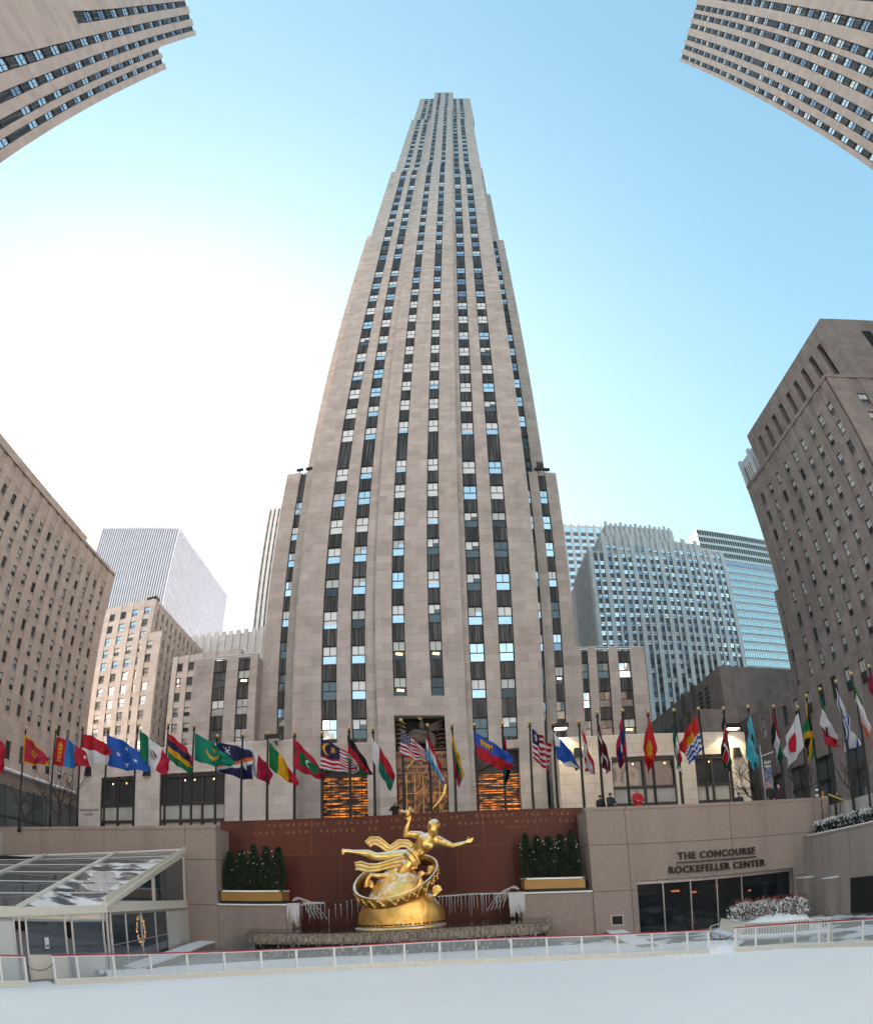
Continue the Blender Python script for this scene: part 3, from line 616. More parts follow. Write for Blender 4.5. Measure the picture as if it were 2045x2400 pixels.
# ---- right: light tower, stepped office tower, glass tower
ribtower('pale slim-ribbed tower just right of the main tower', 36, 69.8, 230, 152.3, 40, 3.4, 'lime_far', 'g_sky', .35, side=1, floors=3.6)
r = thing('stepped_office_tower', 'grey limestone office tower with stepped crown and paired blue windows', 'skyscraper', (60, 150, 6.3)); wl = MB(); wn = []; F = Facade((0, 150), *FN)
pairs = []
x = 41.9; k = 0
tiers = [(40.9, 44.5, 92.2, 0), (44.5, 76.3, 97.5, 0), (76.3, 83.2, 95.4, 0)]
slots = []
for i in range(10):
    a = 42.0+4.12*i; slots += [(a, a+1.15), (a+1.75, a+2.9)]
slots = [s for s in slots if s[1] < 82.6]
e = 40.9
for a, c in slots:
    zt = 92.2 if a < 44.5 else 97.5 if a < 76.3 else 95.2
    F.box(wl, e, a, 0, .5, 6.3, zt+(.8 if a-e > .7 else -.3)); e = c
F.box(wl, e, 83.2, 0, .5, 6.3, 95.2)
F.box(wl, 40.9, 44.5, .5, 30, 6.3, 92); F.box(wl, 44.5, 76.3, .5, 30, 6.3, 97.3); F.box(wl, 76.3, 83.2, .5, 30, 6.3, 95)
FC2 = Facade((0, 152), *FN)
FC2.box(wl, 47.3, 68.6, .4, 20, 96, 102.6)
for i in range(14): FC2.box(wl, 47.3+1.52*i, 48.1+1.52*i, 0, .4, 96, 103.2+(.5 if i % 3 == 0 else 0))
G = Facade((40.9, 0), (0, 1), (-1, 0))
for i in range(12): G.box(wl, 150.5+1.7*i, 151.4+1.7*i, -.4, 0, 6.3, 92.5)
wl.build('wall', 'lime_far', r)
KR = ['sky', 'skyblue', 'blue', 'sky', 'blindsky', 'pale', 'skyblue']*4
rows = [94.1-2.64*i for i in range(30)]
sp = MB(); F.box(sp, 40.9, 83.2, .42, .5, 6.3, 91.5); sp.build('spandrel_panels', 'spand_f', r)
for a, c in slots:
    for t in rows:
        if a < 44.5 and t > 91: continue
        if t > 22: wn.append((F, a, c, t-1.35, t, .3, KR if t > 62 else ['dark', 'mid', 'blue', 'sky', 'dark']))
add_windows(r, wn)
gs = MB()
for i in range(11): G.box(gs, 151.4+1.7*i, 152.2+1.7*i, -.12, -.04, 6.3, 91)
gs.build('side_glazing', 'g_sky', r)
# glass tower: bands
r = thing('glass_tower', 'blue glass curtain-wall tower with white grid behind the stepped office tower', 'skyscraper', (130, 220, 6.3)); F = Facade((0, 220), *FN); wl = MB()
F.box(wl, 111, 160, .6, 50, 6.3, 149); wl.build('wall', 'spand_f', r)
z = 149.; k = 0; gr = MB()
while z > 30:
    h = 3.65; g_ = MB(); F.box(g_, 111, 160, .3, .55, z-h+1.15, z-.1); g_.build('window_band', 'g_dark' if k in (0, 1, 2, 3) else ('g_far' if k != 4 else 'g_blue'), r)
    g_ = MB(); F.box(g_, 111, 160, .25, .5, z-h, z-h+1.1); g_.build('spandrel_band', 'white' if k < 4 else 'strip_pale', r)
    F.box(gr, 110.8, 160, 0, .3, z-.2, z+.2); z -= h; k += 1
for i in range(40): F.box(gr, 111+1.25*i, 111.12+1.25*i, .05, .32, 6.3, 149)
gr.build('mullion_grid', 'white_paint', r)
# steel-and-glass slab beyond the right block
r = thing('high_rise', 'striped steel and glass high-rise peeking past the right office block roof', 'skyscraper', (70, 100, 6.3)); G = Facade((70, 0), (0, 1), (-1, 0)); wl = MB(); G.box(wl, 84, 103, 0, 30, 6.3, 94.4)
for i, w_ in ((0, 1.3), (6, 1.3), (12, 1.3), (17.8, 1.2)): G.box(wl, 84+i, 84+i+w_, -.8, 0, 6.3, 94.6)
wl.build('wall', 'white', r)
for i in range(3):
    for j in range(4): g_ = MB(); G.box(g_, 85.5+6*i+j*1.1, 86.3+6*i+j*1.1, -.3, -.02, 6.3, 92); g_.build('window_strip', 'g_dark' if j != 3 else 'g_mid', r)
# ---- right brown office block
r = thing('office_block', 'dark brown limestone office block at the right edge with rain-stained sash-window bays', 'building', (43, 50, 6.3)); wl = MB(); wn = []
F = Facade((43, 0), (0, 1), (-1, 0)); cols = [60.7-2.86*i for i in range(9)]; rows = [52.0-3.13*i for i in range(9)]
RK = ['blinddark']*8+['blindmid']*3+['mid', 'mid', 'blinds', 'blinds', 'half', 'half', 'dark']
punched(r, F, wl, wn, 35.9, 63.9, 24.4, 55, cols, rows, 1.12, 1.85, RK, body=24)
DX, DY = .885, -.465           # the end wall stands at an angle to the street wall
Fr = Facade((43, 35.4), (DX, DY), (DY, -DX)); punched(r, Fr, wl, wn, 0, 26, 24.4, 55, [3.6+3.3*i for i in range(6)], rows, 1.3, 1.85, RK, body=0)
def wedge(mb, p0, L_, z0, z1, back):
    a_ = Vector(p0); n_ = Vector((-DY, DX))*.44; q0 = a_+n_; q1 = q0+Vector((DX, DY))*L_; P_ = [q0, q1, Vector((q1.x, back)), Vector((q0.x, back))]; mb.raw([(p.x, p.y, z0) for p in P_]+[(p.x, p.y, z1) for p in P_], [(3, 2, 1, 0), (4, 5, 6, 7), (0, 1, 5, 4), (1, 2, 6, 5), (2, 3, 7, 6), (3, 0, 4, 7)])
wedge(wl, (43.3, 35.4), 25.8, 24.4, 54.9, 35.85)
Fr.box(wl, -.1, 26, -.12, .3, 54.7, 55.25)
F.box(wl, 35.3, 63.9, -.12, .3, 54.7, 55.25)
FB = Facade((42.7, 0), (0, 1), (-1, 0))   # base storeys
punched(r, FB, wl, wn, 30, 90, 15.2, 24.6, [75.9-6.9+2.9*i*0-3.2*i+6 for i in range(14)], [23.3], 1.5, 2.7, RK, body=24)
Fx = Facade((43.6, 0), (0, 1), (-1, 0)); punched(r, Fx, wl, wn, 63.9, 66.3, 24.6, 38.6, [65.1], [36.6, 33.2, 29.9, 26.7], .8, 1.7, RK, body=10)
wl2 = MB()
for i in range(9): FB.box(wl2, 76-6.6*i, 78.2-6.6*i, 0, .5, 6.3, 15.2)
FB.box(wl2, 30, 90, .9, 24, 6.3, 15.2); wl2.build('arcade_piers', 'lime_r', r)
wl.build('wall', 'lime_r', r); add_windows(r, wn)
for i in range(8):
    g_ = MB(); FB.box(g_, 71.6-6.6*i, 76-6.6*i, .5, .56, 6.3, 14.9); so2 = g_.build('shop_window', 'g_mid', r)
    g_ = MB(); FB.box(g_, 71.6-6.6*i, 76-6.6*i, .3, .5, 12.2, 12.5); FB.box(g_, 73.7-6.6*i, 73.9-6.6*i, .3, .5, 6.3, 15); FB.box(g_, 71.6-6.6*i, 76-6.6*i, .3, .5, 14.8, 15.2); g_.build('frame', 'frame', so2)
# upper block, set back, with deep slots
wl = MB(); U_ = Facade((51.5, 0), (0, 1), (-1, 0)); sl = [(39.3+3.3*i, 40.6+3.3*i) for i in range(9)]
e = 36
for a, c in sl: U_.box(wl, e, a, 0, 2.2, 50, 73.2); U_.box(wl, a, c, 0, 2.2, 70.3, 73.2); e = c
U_.box(wl, e, 70, 0, 2.2, 50, 73.2); U_.box(wl, 36, 70, 2.2, 22, 50, 73.1)
Ur = Facade((51.5, 36), (DX, DY), (DY, -DX)); Ur.box(wl, .0, 30, 0, .44, 50, 73.2); wedge(wl, (51.6, 36), 29.8, 50, 73.1, 36.5)
for a, c in [(56.4+3.9*i, 58.3+3.9*i) for i in range(4)]: pass
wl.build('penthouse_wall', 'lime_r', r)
dk = MB()
for a, c in sl: U_.box(dk, a, c, 1.2, 2.3, 52, 70.3)
for i in range(5): Ur.box(dk, 5.6+4.6*i, 7.2+4.6*i, -.02, .2, 60, 70.3)
dk.build('louvre_slots', 'dark', r)
# ---- low blank stone hall between
r = thing('stone_hall', 'low windowless weathered stone hall between the right podium and the right office block', 'building', (47, 82, 6.3)); wl = MB()
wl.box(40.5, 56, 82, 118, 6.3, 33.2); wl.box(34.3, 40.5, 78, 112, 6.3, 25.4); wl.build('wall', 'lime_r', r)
G = Facade((40.5, 0), (0, 1), (-1, 0))
for i in range(2):
    g_ = MB(); G.box(g_, 86.9+i*2.6, 88.6+i*2.6, .02, .1, 27.2, 32)
    for j in range(3):
        for k in range(6): G.box(g_, 87+i*2.6+j*.55, 87.35+i*2.6+j*.55, -.03, .1, 27.4+k*.75-i*.0, 27.9+k*.75)
    g_.build('vent_holes', 'dark', r)
G2 = Facade((34.3, 0), (0, 1), (-1, 0))
for i in range(9): g_ = MB(); G2.box(g_, 80+3.2*i, 81.3+3.2*i, -.3, 0, 22.5, 25.7); g_.build('buttress', 'carved', r)
for i in (92, 97): g_ = MB(); G.box(g_, i, i+1, -.3, 0, 29, 33.6); g_.build('buttress', 'carved', r)
MB().box(47, 56, 82, 84, 33.25, 33.4).build('snow_cap', 'snow', r)

# ================================================================ the two towers overhead
def overhead(label, sx, X, y_near, tiers, T, slots, loc, kinds):
    r = thing('skyscraper', label, 'skyscraper', loc); G = Facade((X, 0), (0, 1), (-sx, 0)); wl = MB(); wn = []
    for (ya, yb, zt) in tiers:
        sl = sorted(s for s in slots if s[0] > ya and s[1] < yb); e = ya
        for a, c in sl: G.box(wl, e, a, 0, .5, 6.3, zt); e = c
        G.box(wl, e, yb, 0, .5, 6.3, zt); G.box(wl, ya, yb, .5, 25, 6.3, zt-.6)
    wl.build('wall', 'lime_hi', r)
    for a, c in slots:
        zt = [t for t in tiers if t[0] < a < t[1]][0][2]
        tt = [t for t in T if t < zt-2.5]
        zb_ = 60 if a > -3 else (108 if a > -5 else 125) if sx < 0 else 60; tt = [t for t in tt if t > zb_+3]
        slot_column(r, G, a, c, zb_, zt-.8, tt, hf(tt), kinds, wn, .3, 3)
        if zb_ > 60: sl_ = MB(); G.box(sl_, a, c, 0, .5, 6.3, zb_); sl_.build('infill_pier', 'lime_hi', r)
    add_windows(r, wn); return r
T = [130.9-4.35*i+(0 if i < 11 else -3.2) for i in range(24)][::-1]+[135.2, 139.5, 144.5, 149]
overhead('limestone tower looming at the top left corner with horizontal-looking window bands', -1, -50, 6.0, [(1.95, 6.0, 134), (-40, 1.95, 155)], T,
         [(3.9, 4.8), (2.15, 3.0), (.1, .95), (-1.95, -1.1), (-3.95, -3.1), (-5.95, -5.1)], (-50, 0, 6.3), lambda i, z: ['sky', 'skyblue', 'blue', 'sky'])
T = [159.5-4.05*i+(0 if i < 9 else -2.4) for i in range(26)][::-1]
overhead('limestone tower looming at the top right corner with many window bands', 1, 50, 8.0, [(-45, 8.0, 164.5)], T,
         [(6.0, 7.1), (3.5, 4.65), (1.1, 2.25), (-1.7, -.6), (-3.95, -2.85), (-5.75, -4.7), (-8.1, -7.1), (-10.3, -9.3), (-13.5, -12.5), (-15.6, -14.6), (-17.8, -16.8), (-20.5, -19.5), (-23, -22), (-26, -25), (-29, -28)], (50, 0, 6.3), lambda i, z: ['sky', 'skyblue', 'blue', 'sky', 'blindsky'])

# ================================================================ building row added out of view behind the camera, for bounced sunlight and reflections
for (x0, x1, h, d, lab) in ((-95, -42, 62, 78, 'tall limestone block added unseen behind the camera for bounced sunlight, at the left'), (-36, -6, 38, 74, 'lower limestone block added unseen behind the camera for bounced sunlight, in the middle'), (6, 36, 38, 74, 'lower limestone block added unseen behind the camera for bounced sunlight, right of the middle'), (42, 95, 70, 78, 'tallest limestone block added unseen behind the camera for bounced sunlight, at the right')):
    r = thing('office_block', lab, 'building', ((x0+x1)/2, -d, 6.3)); F = Facade((0, -d), (1, 0), (0, 1)); wl = MB(); wn = []
    punched(r, F, wl, wn, x0, x1, 6.3, h, [x0+2.2+3.4*i for i in range(int((x1-x0-3)/3.4))], [h-3-4.2*i for i in range(int((h-12)/4.2))], 1.3, 2.1, ['blinddark', 'mid', 'sky'], body=18)
    wl.build('wall', 'lime_warm', r); add_windows(r, wn, 0)
r = thing('high_rise', 'unseen plain limestone high-rise added behind the main slab tower to block the sun', 'skyscraper', (9, 180, 6.3)); wl = MB(); wl.box(-20, 37, 180, 225, 6.3, 150)  # unseen block added to keep direct sun off the stepped tower's side
for i in range(14): wl.box(-20+4.2*i, -18.4+4.2*i, 179.5, 180, 6.3, 151)
wl.build('wall', 'lime_far', r)
# ================================================================ sunken plaza walls
def gold_mat(rgh=.32, ns=3, bs_=.35):
    m, t, b = newmat('gilded_bronze'); pset(b, Metallic=1.0, Roughness=rgh); b.inputs['Base Color'].default_value = (.85, .46, .1, 1)
    N = t.nodes.new; L = t.links.new
    g = N('ShaderNodeNewGeometry'); n = N('ShaderNodeTexNoise'); n.inputs['Scale'].default_value = ns; n.inputs['Detail'].default_value = 6; L(g.outputs['Position'], n.inputs[0])
    r = N('ShaderNodeValToRGB'); e = r.color_ramp.elements; e[0].position = .3; e[0].color = (.82, .46, .1, 1); e[1].position = .65; e[1].color = (1, .68, .24, 1); L(n.outputs['Fac'], r.inputs[0]); L(r.outputs[0], b.inputs['Base Color'])
    # snow lies where the surface looks up
    sx = N('ShaderNodeSeparateXYZ'); L(g.outputs['Normal'], sx.inputs[0]); n2 = N('ShaderNodeTexNoise'); n2.inputs['Scale'].default_value = 5; L(g.outputs['Position'], n2.inputs[0])
    ad = N('ShaderNodeMath'); ad.operation = 'MULTIPLY_ADD'; L(n2.outputs['Fac'], ad.inputs[0]); ad.inputs[1].default_value = .5; L(sx.outputs[2], ad.inputs[2])
    mr = N('ShaderNodeMapRange'); mr.inputs['From Min'].default_value = .8; mr.inputs['From Max'].default_value = .9; L(ad.outputs[0], mr.inputs['Value'])
    sn = N('ShaderNodeBsdfPrincipled'); sn.inputs['Base Color'].default_value = (.8, .8, .84, 1); sn.inputs['Roughness'].default_value = .7
    ms = N('ShaderNodeMixShader'); L(mr.outputs[0], ms.inputs[0]); L(b.outputs[0], ms.inputs[1]); L(sn.outputs[0], ms.inputs[2]); L(ms.outputs[0], t.nodes['Material Output'].inputs['Surface'])
    bp = N('ShaderNodeBump'); bp.inputs['Strength'].default_value = bs_; bp.inputs['Distance'].default_value = .06; L(n.outputs['Fac'], bp.inputs['Height']); L(bp.outputs[0], b.inputs['Normal'])
    return m
M['gold'] = gold_mat(); M['gold_rock'] = gold_mat(.46, 1.6, 1.0)
M['ochre'] = flat('gilded_planter_face', (.36, .2, .05), .45, metal=.2, nscale=1, noise=.1)
WT, WY = 7.3, 34.6
M['gilt_dim'] = flat('tarnished_gilding', (.3, .17, .07), .5, metal=.5)
b = MB(); b.box(-13.9, 8.6, 37, 37.6, 0, 7.62); b.box(-13.9, 8.6, 36.97, 37.7, 7.62, 7.66)
rw = tag(b.build('feature_wall', 'red'), 'polished red granite wall with an incised inscription behind the golden statue', 'wall')
# the inscription follows two lines of widely spaced capitals
text('PROMETHEUS  TEACHER  IN  EVERY  ART  BROUGHT  THE  FIRE', 'inscription', .27, 'gilt_dim', (-1.6, 36.98, 7.22), parent=rw, space=2.45, ext=.006)
text('THAT  HATH  PROVED  TO  MORTALS  A  MEANS  TO  MIGHTY  ENDS', 'inscription', .27, 'gilt_dim', (-1.75, 36.98, 6.78), parent=rw, space=2.45, ext=.006)
text('AESCHYLUS', 'inscription', .16, 'gilt_dim', (4.2, 36.98, 6.5), parent=rw, space=1.6, ext=.006)
b = MB(); b.box(-60, -13.3, WY, 35.2, 0, 7.0); b.box(-60, -13.25, WY-.05, 35.25, 7.0, 7.2); b.box(-13.9, -13.3, 35.2, 38, 0, 7.0)
b.box(-13.3, -12.9, WY+.5, 37.1, 0, 2.2)
tag(b.build('retaining_wall', 'granite'), 'speckled grey granite retaining wall left of the red wall, behind the clear tent', 'wall')
b = MB(); D0, D1, DT = 10.55, 21.0, 3.1
b.box(8.0, D0, WY, 35.2, 0, 7.2); b.box(D1, 22.5, WY, 35.2, 0, 7.2); b.box(D0, D1, WY, 35.2, DT, 7.2); b.box(7.95, 24.4, WY-.04, 35.24, 7.2, 7.38); b.box(22.5, 24.4, WY, 35.2, 0, 7.2); b.box(D0, D1, 37.4, 37.7, 0, 5.8); b.box(8.0, 8.6, 35.2, 37, 0, 7.2)
b.box(8.02, 8.3, WY-.03, WY, 0, 7.2)
rwall = b.build('wall', 'granite')
cw = thing('concourse_wall', 'speckled granite wall right of the red wall carrying raised sign letters over a wide dark glass front', 'wall', (15, WY, 0)); rwall.parent = cw; rwall.matrix_parent_inverse = pinv(cw)
tx = text('THE CONCOURSE', 'sign_lettering', .56, 'black', (15.6, WY-.1, 4.2), parent=cw, space=1.14, ext=.04, bold=.012)
text('ROCKEFELLER CENTER', 'sign_lettering', .56, 'black', (15.6, WY-.1, 3.42), parent=cw, space=1.12, ext=.04, bold=.012)
MB().box(12.98, 18.2, WY-.12, WY-.04, 3.98, 4.04).build('sign_bar', 'black', cw)
b = MB(); b.box(D0, D1, WY+.9, WY+.94, 0, DT); gf = b.build('shopfront_glass', 'glassfront', cw) if 0 else None
def seeglass(name, tint, alpha, rough=.02):
    m, t, bs = newmat(name); bs.inputs['Base Color'].default_value = c4(tint); pset(bs, Roughness=rough); bs.inputs['Alpha'].default_value = alpha; bs.inputs['Specular IOR Level'].default_value = .8
    return m
M['acrylic'] = seeglass('scratched_acrylic', (.6, .64, .66), .2, .12)
M['clearwall'] = seeglass('shopfront_clear', (.02, .025, .03), .45)
M['vinyl'] = seeglass('clear_vinyl', (.28, .3, .33), .45, .08)
b = MB(); b.box(D0, D1, WY+.5, WY+.53, .05, DT); gf = b.build('shopfront_glass', 'clearwall', cw)
b = MB()
for x in (D0+.05, 12.2, 13.9, 15.6, 17.3, D1-.05): b.box(x-.03, x+.03, WY+.4, WY+.5, 0, DT-.02)
b.box(D0, D1, WY+.35, WY+.5, DT-.2, DT-.02); b.build('mullions', 'steel', gf)
b = MB(); b.box(D0, D1, 36.9, 37.3, .02, DT); b.build('inner_wall', 'dark', cw)
M['lamp_dim'] = emit('dim_lamp', (1, .3, .12), .35)
for (x, z, w_) in ((13.3, 2.3, .5), (14.6, 2.15, .3), (16.2, 2.4, .22), (18.6, 1.9, .15)): MB().box(x, x+w_, 36.6, 36.7, z, z+.1).build('inner_light', 'lamp_dim', cw)
M['chair_grey'] = flat('chair_grey', (.12, .12, .125), .5); M['bag_red'] = flat('red_bag', (.45, .03, .03), .6)
for i in range(5):
    x = 11.4+1.9*i; ch_ = thing('cafe_chair', '%s pale cafe chair dimly seen through the dark glass front' % ['leftmost', 'second', 'middle', 'fourth', 'rightmost'][i], 'chair', (x, 35.9, 0), 'cafe chairs behind the glass front'); q_ = MB(); q_.box(x, x+.42, 35.7, 36.1, .43, .47); q_.build('seat', 'chair_grey', ch_); q_ = MB(); q_.box(x, x+.42, 36.08, 36.12, .5, .9); q_.build('backrest', 'chair_grey', ch_)
    for dx in (.02, .4):
        for dy in (35.72, 36.1): q_ = MB(); q_.bar((x+dx, dy, 0), (x+dx, dy, .44), .03); q_.build('leg', 'chair_grey', ch_)
o_ = MB(); o_.raw([(13.9, 35.4, .3), (14.35, 35.4, .3), (14.2, 35.4, .95), (14.05, 35.4, .95), (13.9, 35.6, .3), (14.35, 35.6, .3), (14.2, 35.6, .95), (14.05, 35.6, .95)], [(0, 1, 2, 3), (7, 6, 5, 4), (0, 4, 5, 1), (1, 5, 6, 2), (2, 6, 7, 3), (3, 7, 4, 0)]); tag(o_.build('shopping_bag', 'bag_red'), 'small red bag standing just inside the dark glass front', 'bag')
b = MB(); b.box(8.9, 9.62, WY-.03, WY+.02, .68, 1.28); vn = tag(b.build('vent_grille', 'steel'), 'small square metal vent grille low on the granite wall', 'vent')
b = MB(); b.box(8.97, 9.55, WY-.045, WY-.03, .75, 1.21); o = b.build('grille_slats', 'dark', vn)
# right return wall, lower, with hedge planter
b = MB(); b.box(22.0, 22.9, 5, WY-.02, 0, 4.85); b.box(21.95, 22.9, 5, WY-.02, 4.85, 4.95)
b.box(21.2, 22, 33.6, WY-.03, 0, 2.35); b.box(21.3, 22, 30.6, 31.3, 0, 2.2)
rt = tag(b.build('retaining_wall', 'granite2'), 'pale streaked granite side wall at the right below the snowy hedge', 'wall')
b = MB(); b.box(21.94, 22.02, 26.3, 29.2, .1, 2.1); b.build('doorway', 'dark', rt)
b = MB(); b.box(21.15, 22, 33.5, WY-.03, 2.35, 2.43); b.box(21.2, 22, 30.5, 31.4, 2.2, 2.28); b.build('snow_cap', 'snow', rt)
b = MB(); b.box(22.05, 23.0, 5, 34.3, 4.95, 5.02); b.build('snow_cap', 'snow', rt)
# railing posts and steps up on the right terrace
st = thing('stair_railing', 'black stair railing with a brass handrail on the right terrace', 'railing', (25.5, 33, 6.3)); b = MB()
p0, p1 = at(1940, 1862, Y=33.2), at(2043, 1904, Y=31.5)
b.tube([p0, p1, p1+Vector((3, -1, -1.2))], .07, 8); b.build('handrail', 'gilt', st, True); b = MB()
for k in range(9): q = p0.lerp(p1, k/8); b.bar(q+Vector((0, .02, 0)), (q.x, q.y+.02, 5.0), .05)
b.build('balusters', 'black', st)

# ================================================================ fountain
fo = thing('fountain_basin', 'broad dark stone fountain basin with water sheeting over its rounded lip', 'fountain', (-2.8, 33, 0))
def slab(mb, pts, z0, z1, mi=0):
    n = len(pts); mb.raw([(p[0], p[1], z0) for p in pts]+[(p[0], p[1], z1) for p in pts], [tuple(range(n))[::-1], tuple(n+i for i in range(n))]+[(i, (i+1) % n, n+(i+1) % n, n+i) for i in range(n)], mi)
lip = [(-10.4, 30.7), (-9.6, 30.0), (3.9, 30.0), (5.0, 30.9), (5.6, 34.6), (-11.4, 34.6)]
m, t, bs = newmat('wet_stone'); pset(bs, Roughness=.16); bs.inputs['Base Color'].default_value = (.05, .043, .036, 1)
g = t.nodes.new('ShaderNodeNewGeometry'); mp = t.nodes.new('ShaderNodeMapping'); mp.inputs['Scale'].default_value = (7, 7, .5); n = t.nodes.new('ShaderNodeTexNoise'); n.inputs['Scale'].default_value = 1.6; n.inputs['Detail'].default_value = 6
t.links.new(g.outputs['Position'], mp.inputs[0]); t.links.new(mp.outputs[0], n.inputs[0]); r_ = t.nodes.new('ShaderNodeValToRGB'); e = r_.color_ramp.elements
e[0].position = .36; e[0].color = (.1, .08, .06, 1); e[1].position = .66; e[1].color = (.36, .3, .24, 1); t.links.new(n.outputs['Fac'], r_.inputs[0]); t.links.new(r_.outputs[0], bs.inputs['Base Color'])
bp = t.nodes.new('ShaderNodeBump'); bp.inputs['Strength'].default_value = .6; bp.inputs['Distance'].default_value = .04; t.links.new(n.outputs['Fac'], bp.inputs['Height']); t.links.new(bp.outputs[0], bs.inputs['Normal']); M['wet'] = m
def streak(name, ca, cb, pos0, pos1, sc=(6, 6, .35), rough=.3, alpha=False):
    m, t, bs = newmat(name); pset(bs, Roughness=rough); N = t.nodes.new; L = t.links.new
    g = N('ShaderNodeNewGeometry'); mp = N('ShaderNodeMapping'); mp.inputs['Scale'].default_value = sc; n = N('ShaderNodeTexNoise'); n.inputs['Scale'].default_value = 2; n.inputs['Detail'].default_value = 5
    L(g.outputs['Position'], mp.inputs[0]); L(mp.outputs[0], n.inputs[0]); r = N('ShaderNodeValToRGB'); e = r.color_ramp.elements; e[0].position = pos0; e[0].color = c4(ca); e[1].position = pos1; e[1].color = c4(cb); L(n.outputs['Fac'], r.inputs[0]); L(r.outputs[0], bs.inputs['Base Color'])
    if alpha:
        r2 = N('ShaderNodeMapRange'); r2.inputs['From Min'].default_value = pos0; r2.inputs['From Max'].default_value = pos1; L(n.outputs['Fac'], r2.inputs['Value']); L(r2.outputs[0], bs.inputs['Alpha'])
    return m
b = MB(); slab(b, lip, .92, 1.14); slab(b, [(x*.995-.01, y+.07) for x, y in lip[:4]]+lip[4:], 1.14, 1.22); slab(b, [(x*.985-.02, y+.2) for x, y in lip[:4]]+lip[4:], 1.22, 1.28); slab(b, [(x*.99, y+.1) for x, y in lip[:4]]+lip[4:], .8, .92)
b.build('lip', 'wet', fo)
b = MB(); slab(b, [(-9.9, 31.0), (4.6, 31.0), (5.2, 34.6), (-11, 34.6)], 0, .86); b.build('basin_wall', 'dark', fo)
M['curtain'] = streak('falling_water', (.1, .11, .12), (.62, .64, .66), .5, .68, (7, 7, .25), .2, True)
b = MB(); b.quad((-10.2, 30.45, .05), (4.4, 30.45, .05), (4.3, 30.2, .98), (-9.9, 30.2, .98)); b.build('water_curtain', 'curtain', fo)
m, t, bs = newmat('dark_water'); pset(bs, Roughness=.06); bs.inputs['Base Color'].default_value = (.012, .016, .016, 1); n = t.nodes.new('ShaderNodeTexNoise'); n.inputs['Scale'].default_value = 3; g = t.nodes.new('ShaderNodeNewGeometry'); t.links.new(g.outputs['Position'], n.inputs[0]); bp = t.nodes.new('ShaderNodeBump'); bp.inputs['Strength'].default_value = .3; bp.inputs['Distance'].default_value = .05; t.links.new(n.outputs['Fac'], bp.inputs['Height']); t.links.new(bp.outputs[0], bs.inputs['Normal']); M['water'] = m
b = MB(); b.box(-8.95, 3.9, 34.68, 36.97, 0, 1.3); slab(b, [(-10.2, 30.9), (4.7, 30.9), (5.3, 34.7), (-11.1, 34.7)], 1.2, 1.3); struct(b.build('pool_water', 'water'))
# icicle row along the back wall
ic = thing('icicle_row', 'row of frozen white drips hanging along the foot of the red wall', 'icicles', (-2.6, 36.9, 1.3))
M['ice'] = flat('frozen_spray', (.6, .6, .62), .3, noise=.1, nscale=20)
for (xa, xb, full) in ((-8.9, -5.0, 1), (-.7, 3.6, 1)):
    b = MB(); x = xa; random.seed(3)
    while x < xb:
        dense = (xa > -3) or x < -7.2
        h = random.uniform(.3, 1.25) if dense else random.uniform(.5, 1.2); z = 2.62 if dense else random.uniform(2.2, 2.75)
        b.tube([(x, 36.9, z), (x+random.uniform(-.03, .03), 36.88, z-h*.5), (x, 36.9, z-h)], [.026, .017, .006], 5); b.ball((x, 36.86, z), random.uniform(.03, .06), 6)
        x += random.uniform(.09, .26) if dense else random.uniform(.25, .4)
    if xa > -3: b.tube([(xa-.1, 36.9, 2.66), ((xa+xb)/2, 36.88, 2.68), (xb, 36.9, 2.62)], .035, 6)
    else: b.tube([(-8.9, 36.9, 2.5), (-8.4, 36.9, 2.68), (-7.4, 36.9, 2.64)], .06, 6)
    b.build('icicles', 'ice', ic)['kind'] = 'stuff'
# granite plinths flanking the pool with planters of conifers
def leafmass(mb, c, rx, ry, z0, z1, n, size, prof, mi=None):
    for _ in range(n):
        t = random.random(); z = z0+(z1-z0)*t; k = prof(t); a = random.uniform(0, 2*PI); q = random.uniform(.72, 1.08)*k
        p = Vector((c[0]+math.cos(a)*rx*q, c[1]+math.sin(a)*ry*q, z)); d = Vector((math.cos(a)*.6, math.sin(a)*.6, random.uniform(.5, 1.2))).normalized(); s = d.cross(Vector((random.uniform(-1, 1), random.uniform(-1, 1), .2))).normalized()
        L_ = size*random.uniform(.6, 1.3); mb.raw([p-s*L_*.3, p+s*L_*.3, p+d*L_+s*L_*.05], [(0, 1, 2)], (mi() if mi else 0))
M['thuja'] = flat('dark_thuja_leaf', (.018, .035, .016), .7, noise=.5, nscale=9)
M['thuja2'] = flat('thuja_leaf_light', (.035, .06, .025), .7, noise=.4, nscale=9)
M['hedge'] = flat('yew_leaf', (.02, .03, .018), .7, noise=.5, nscale=9)
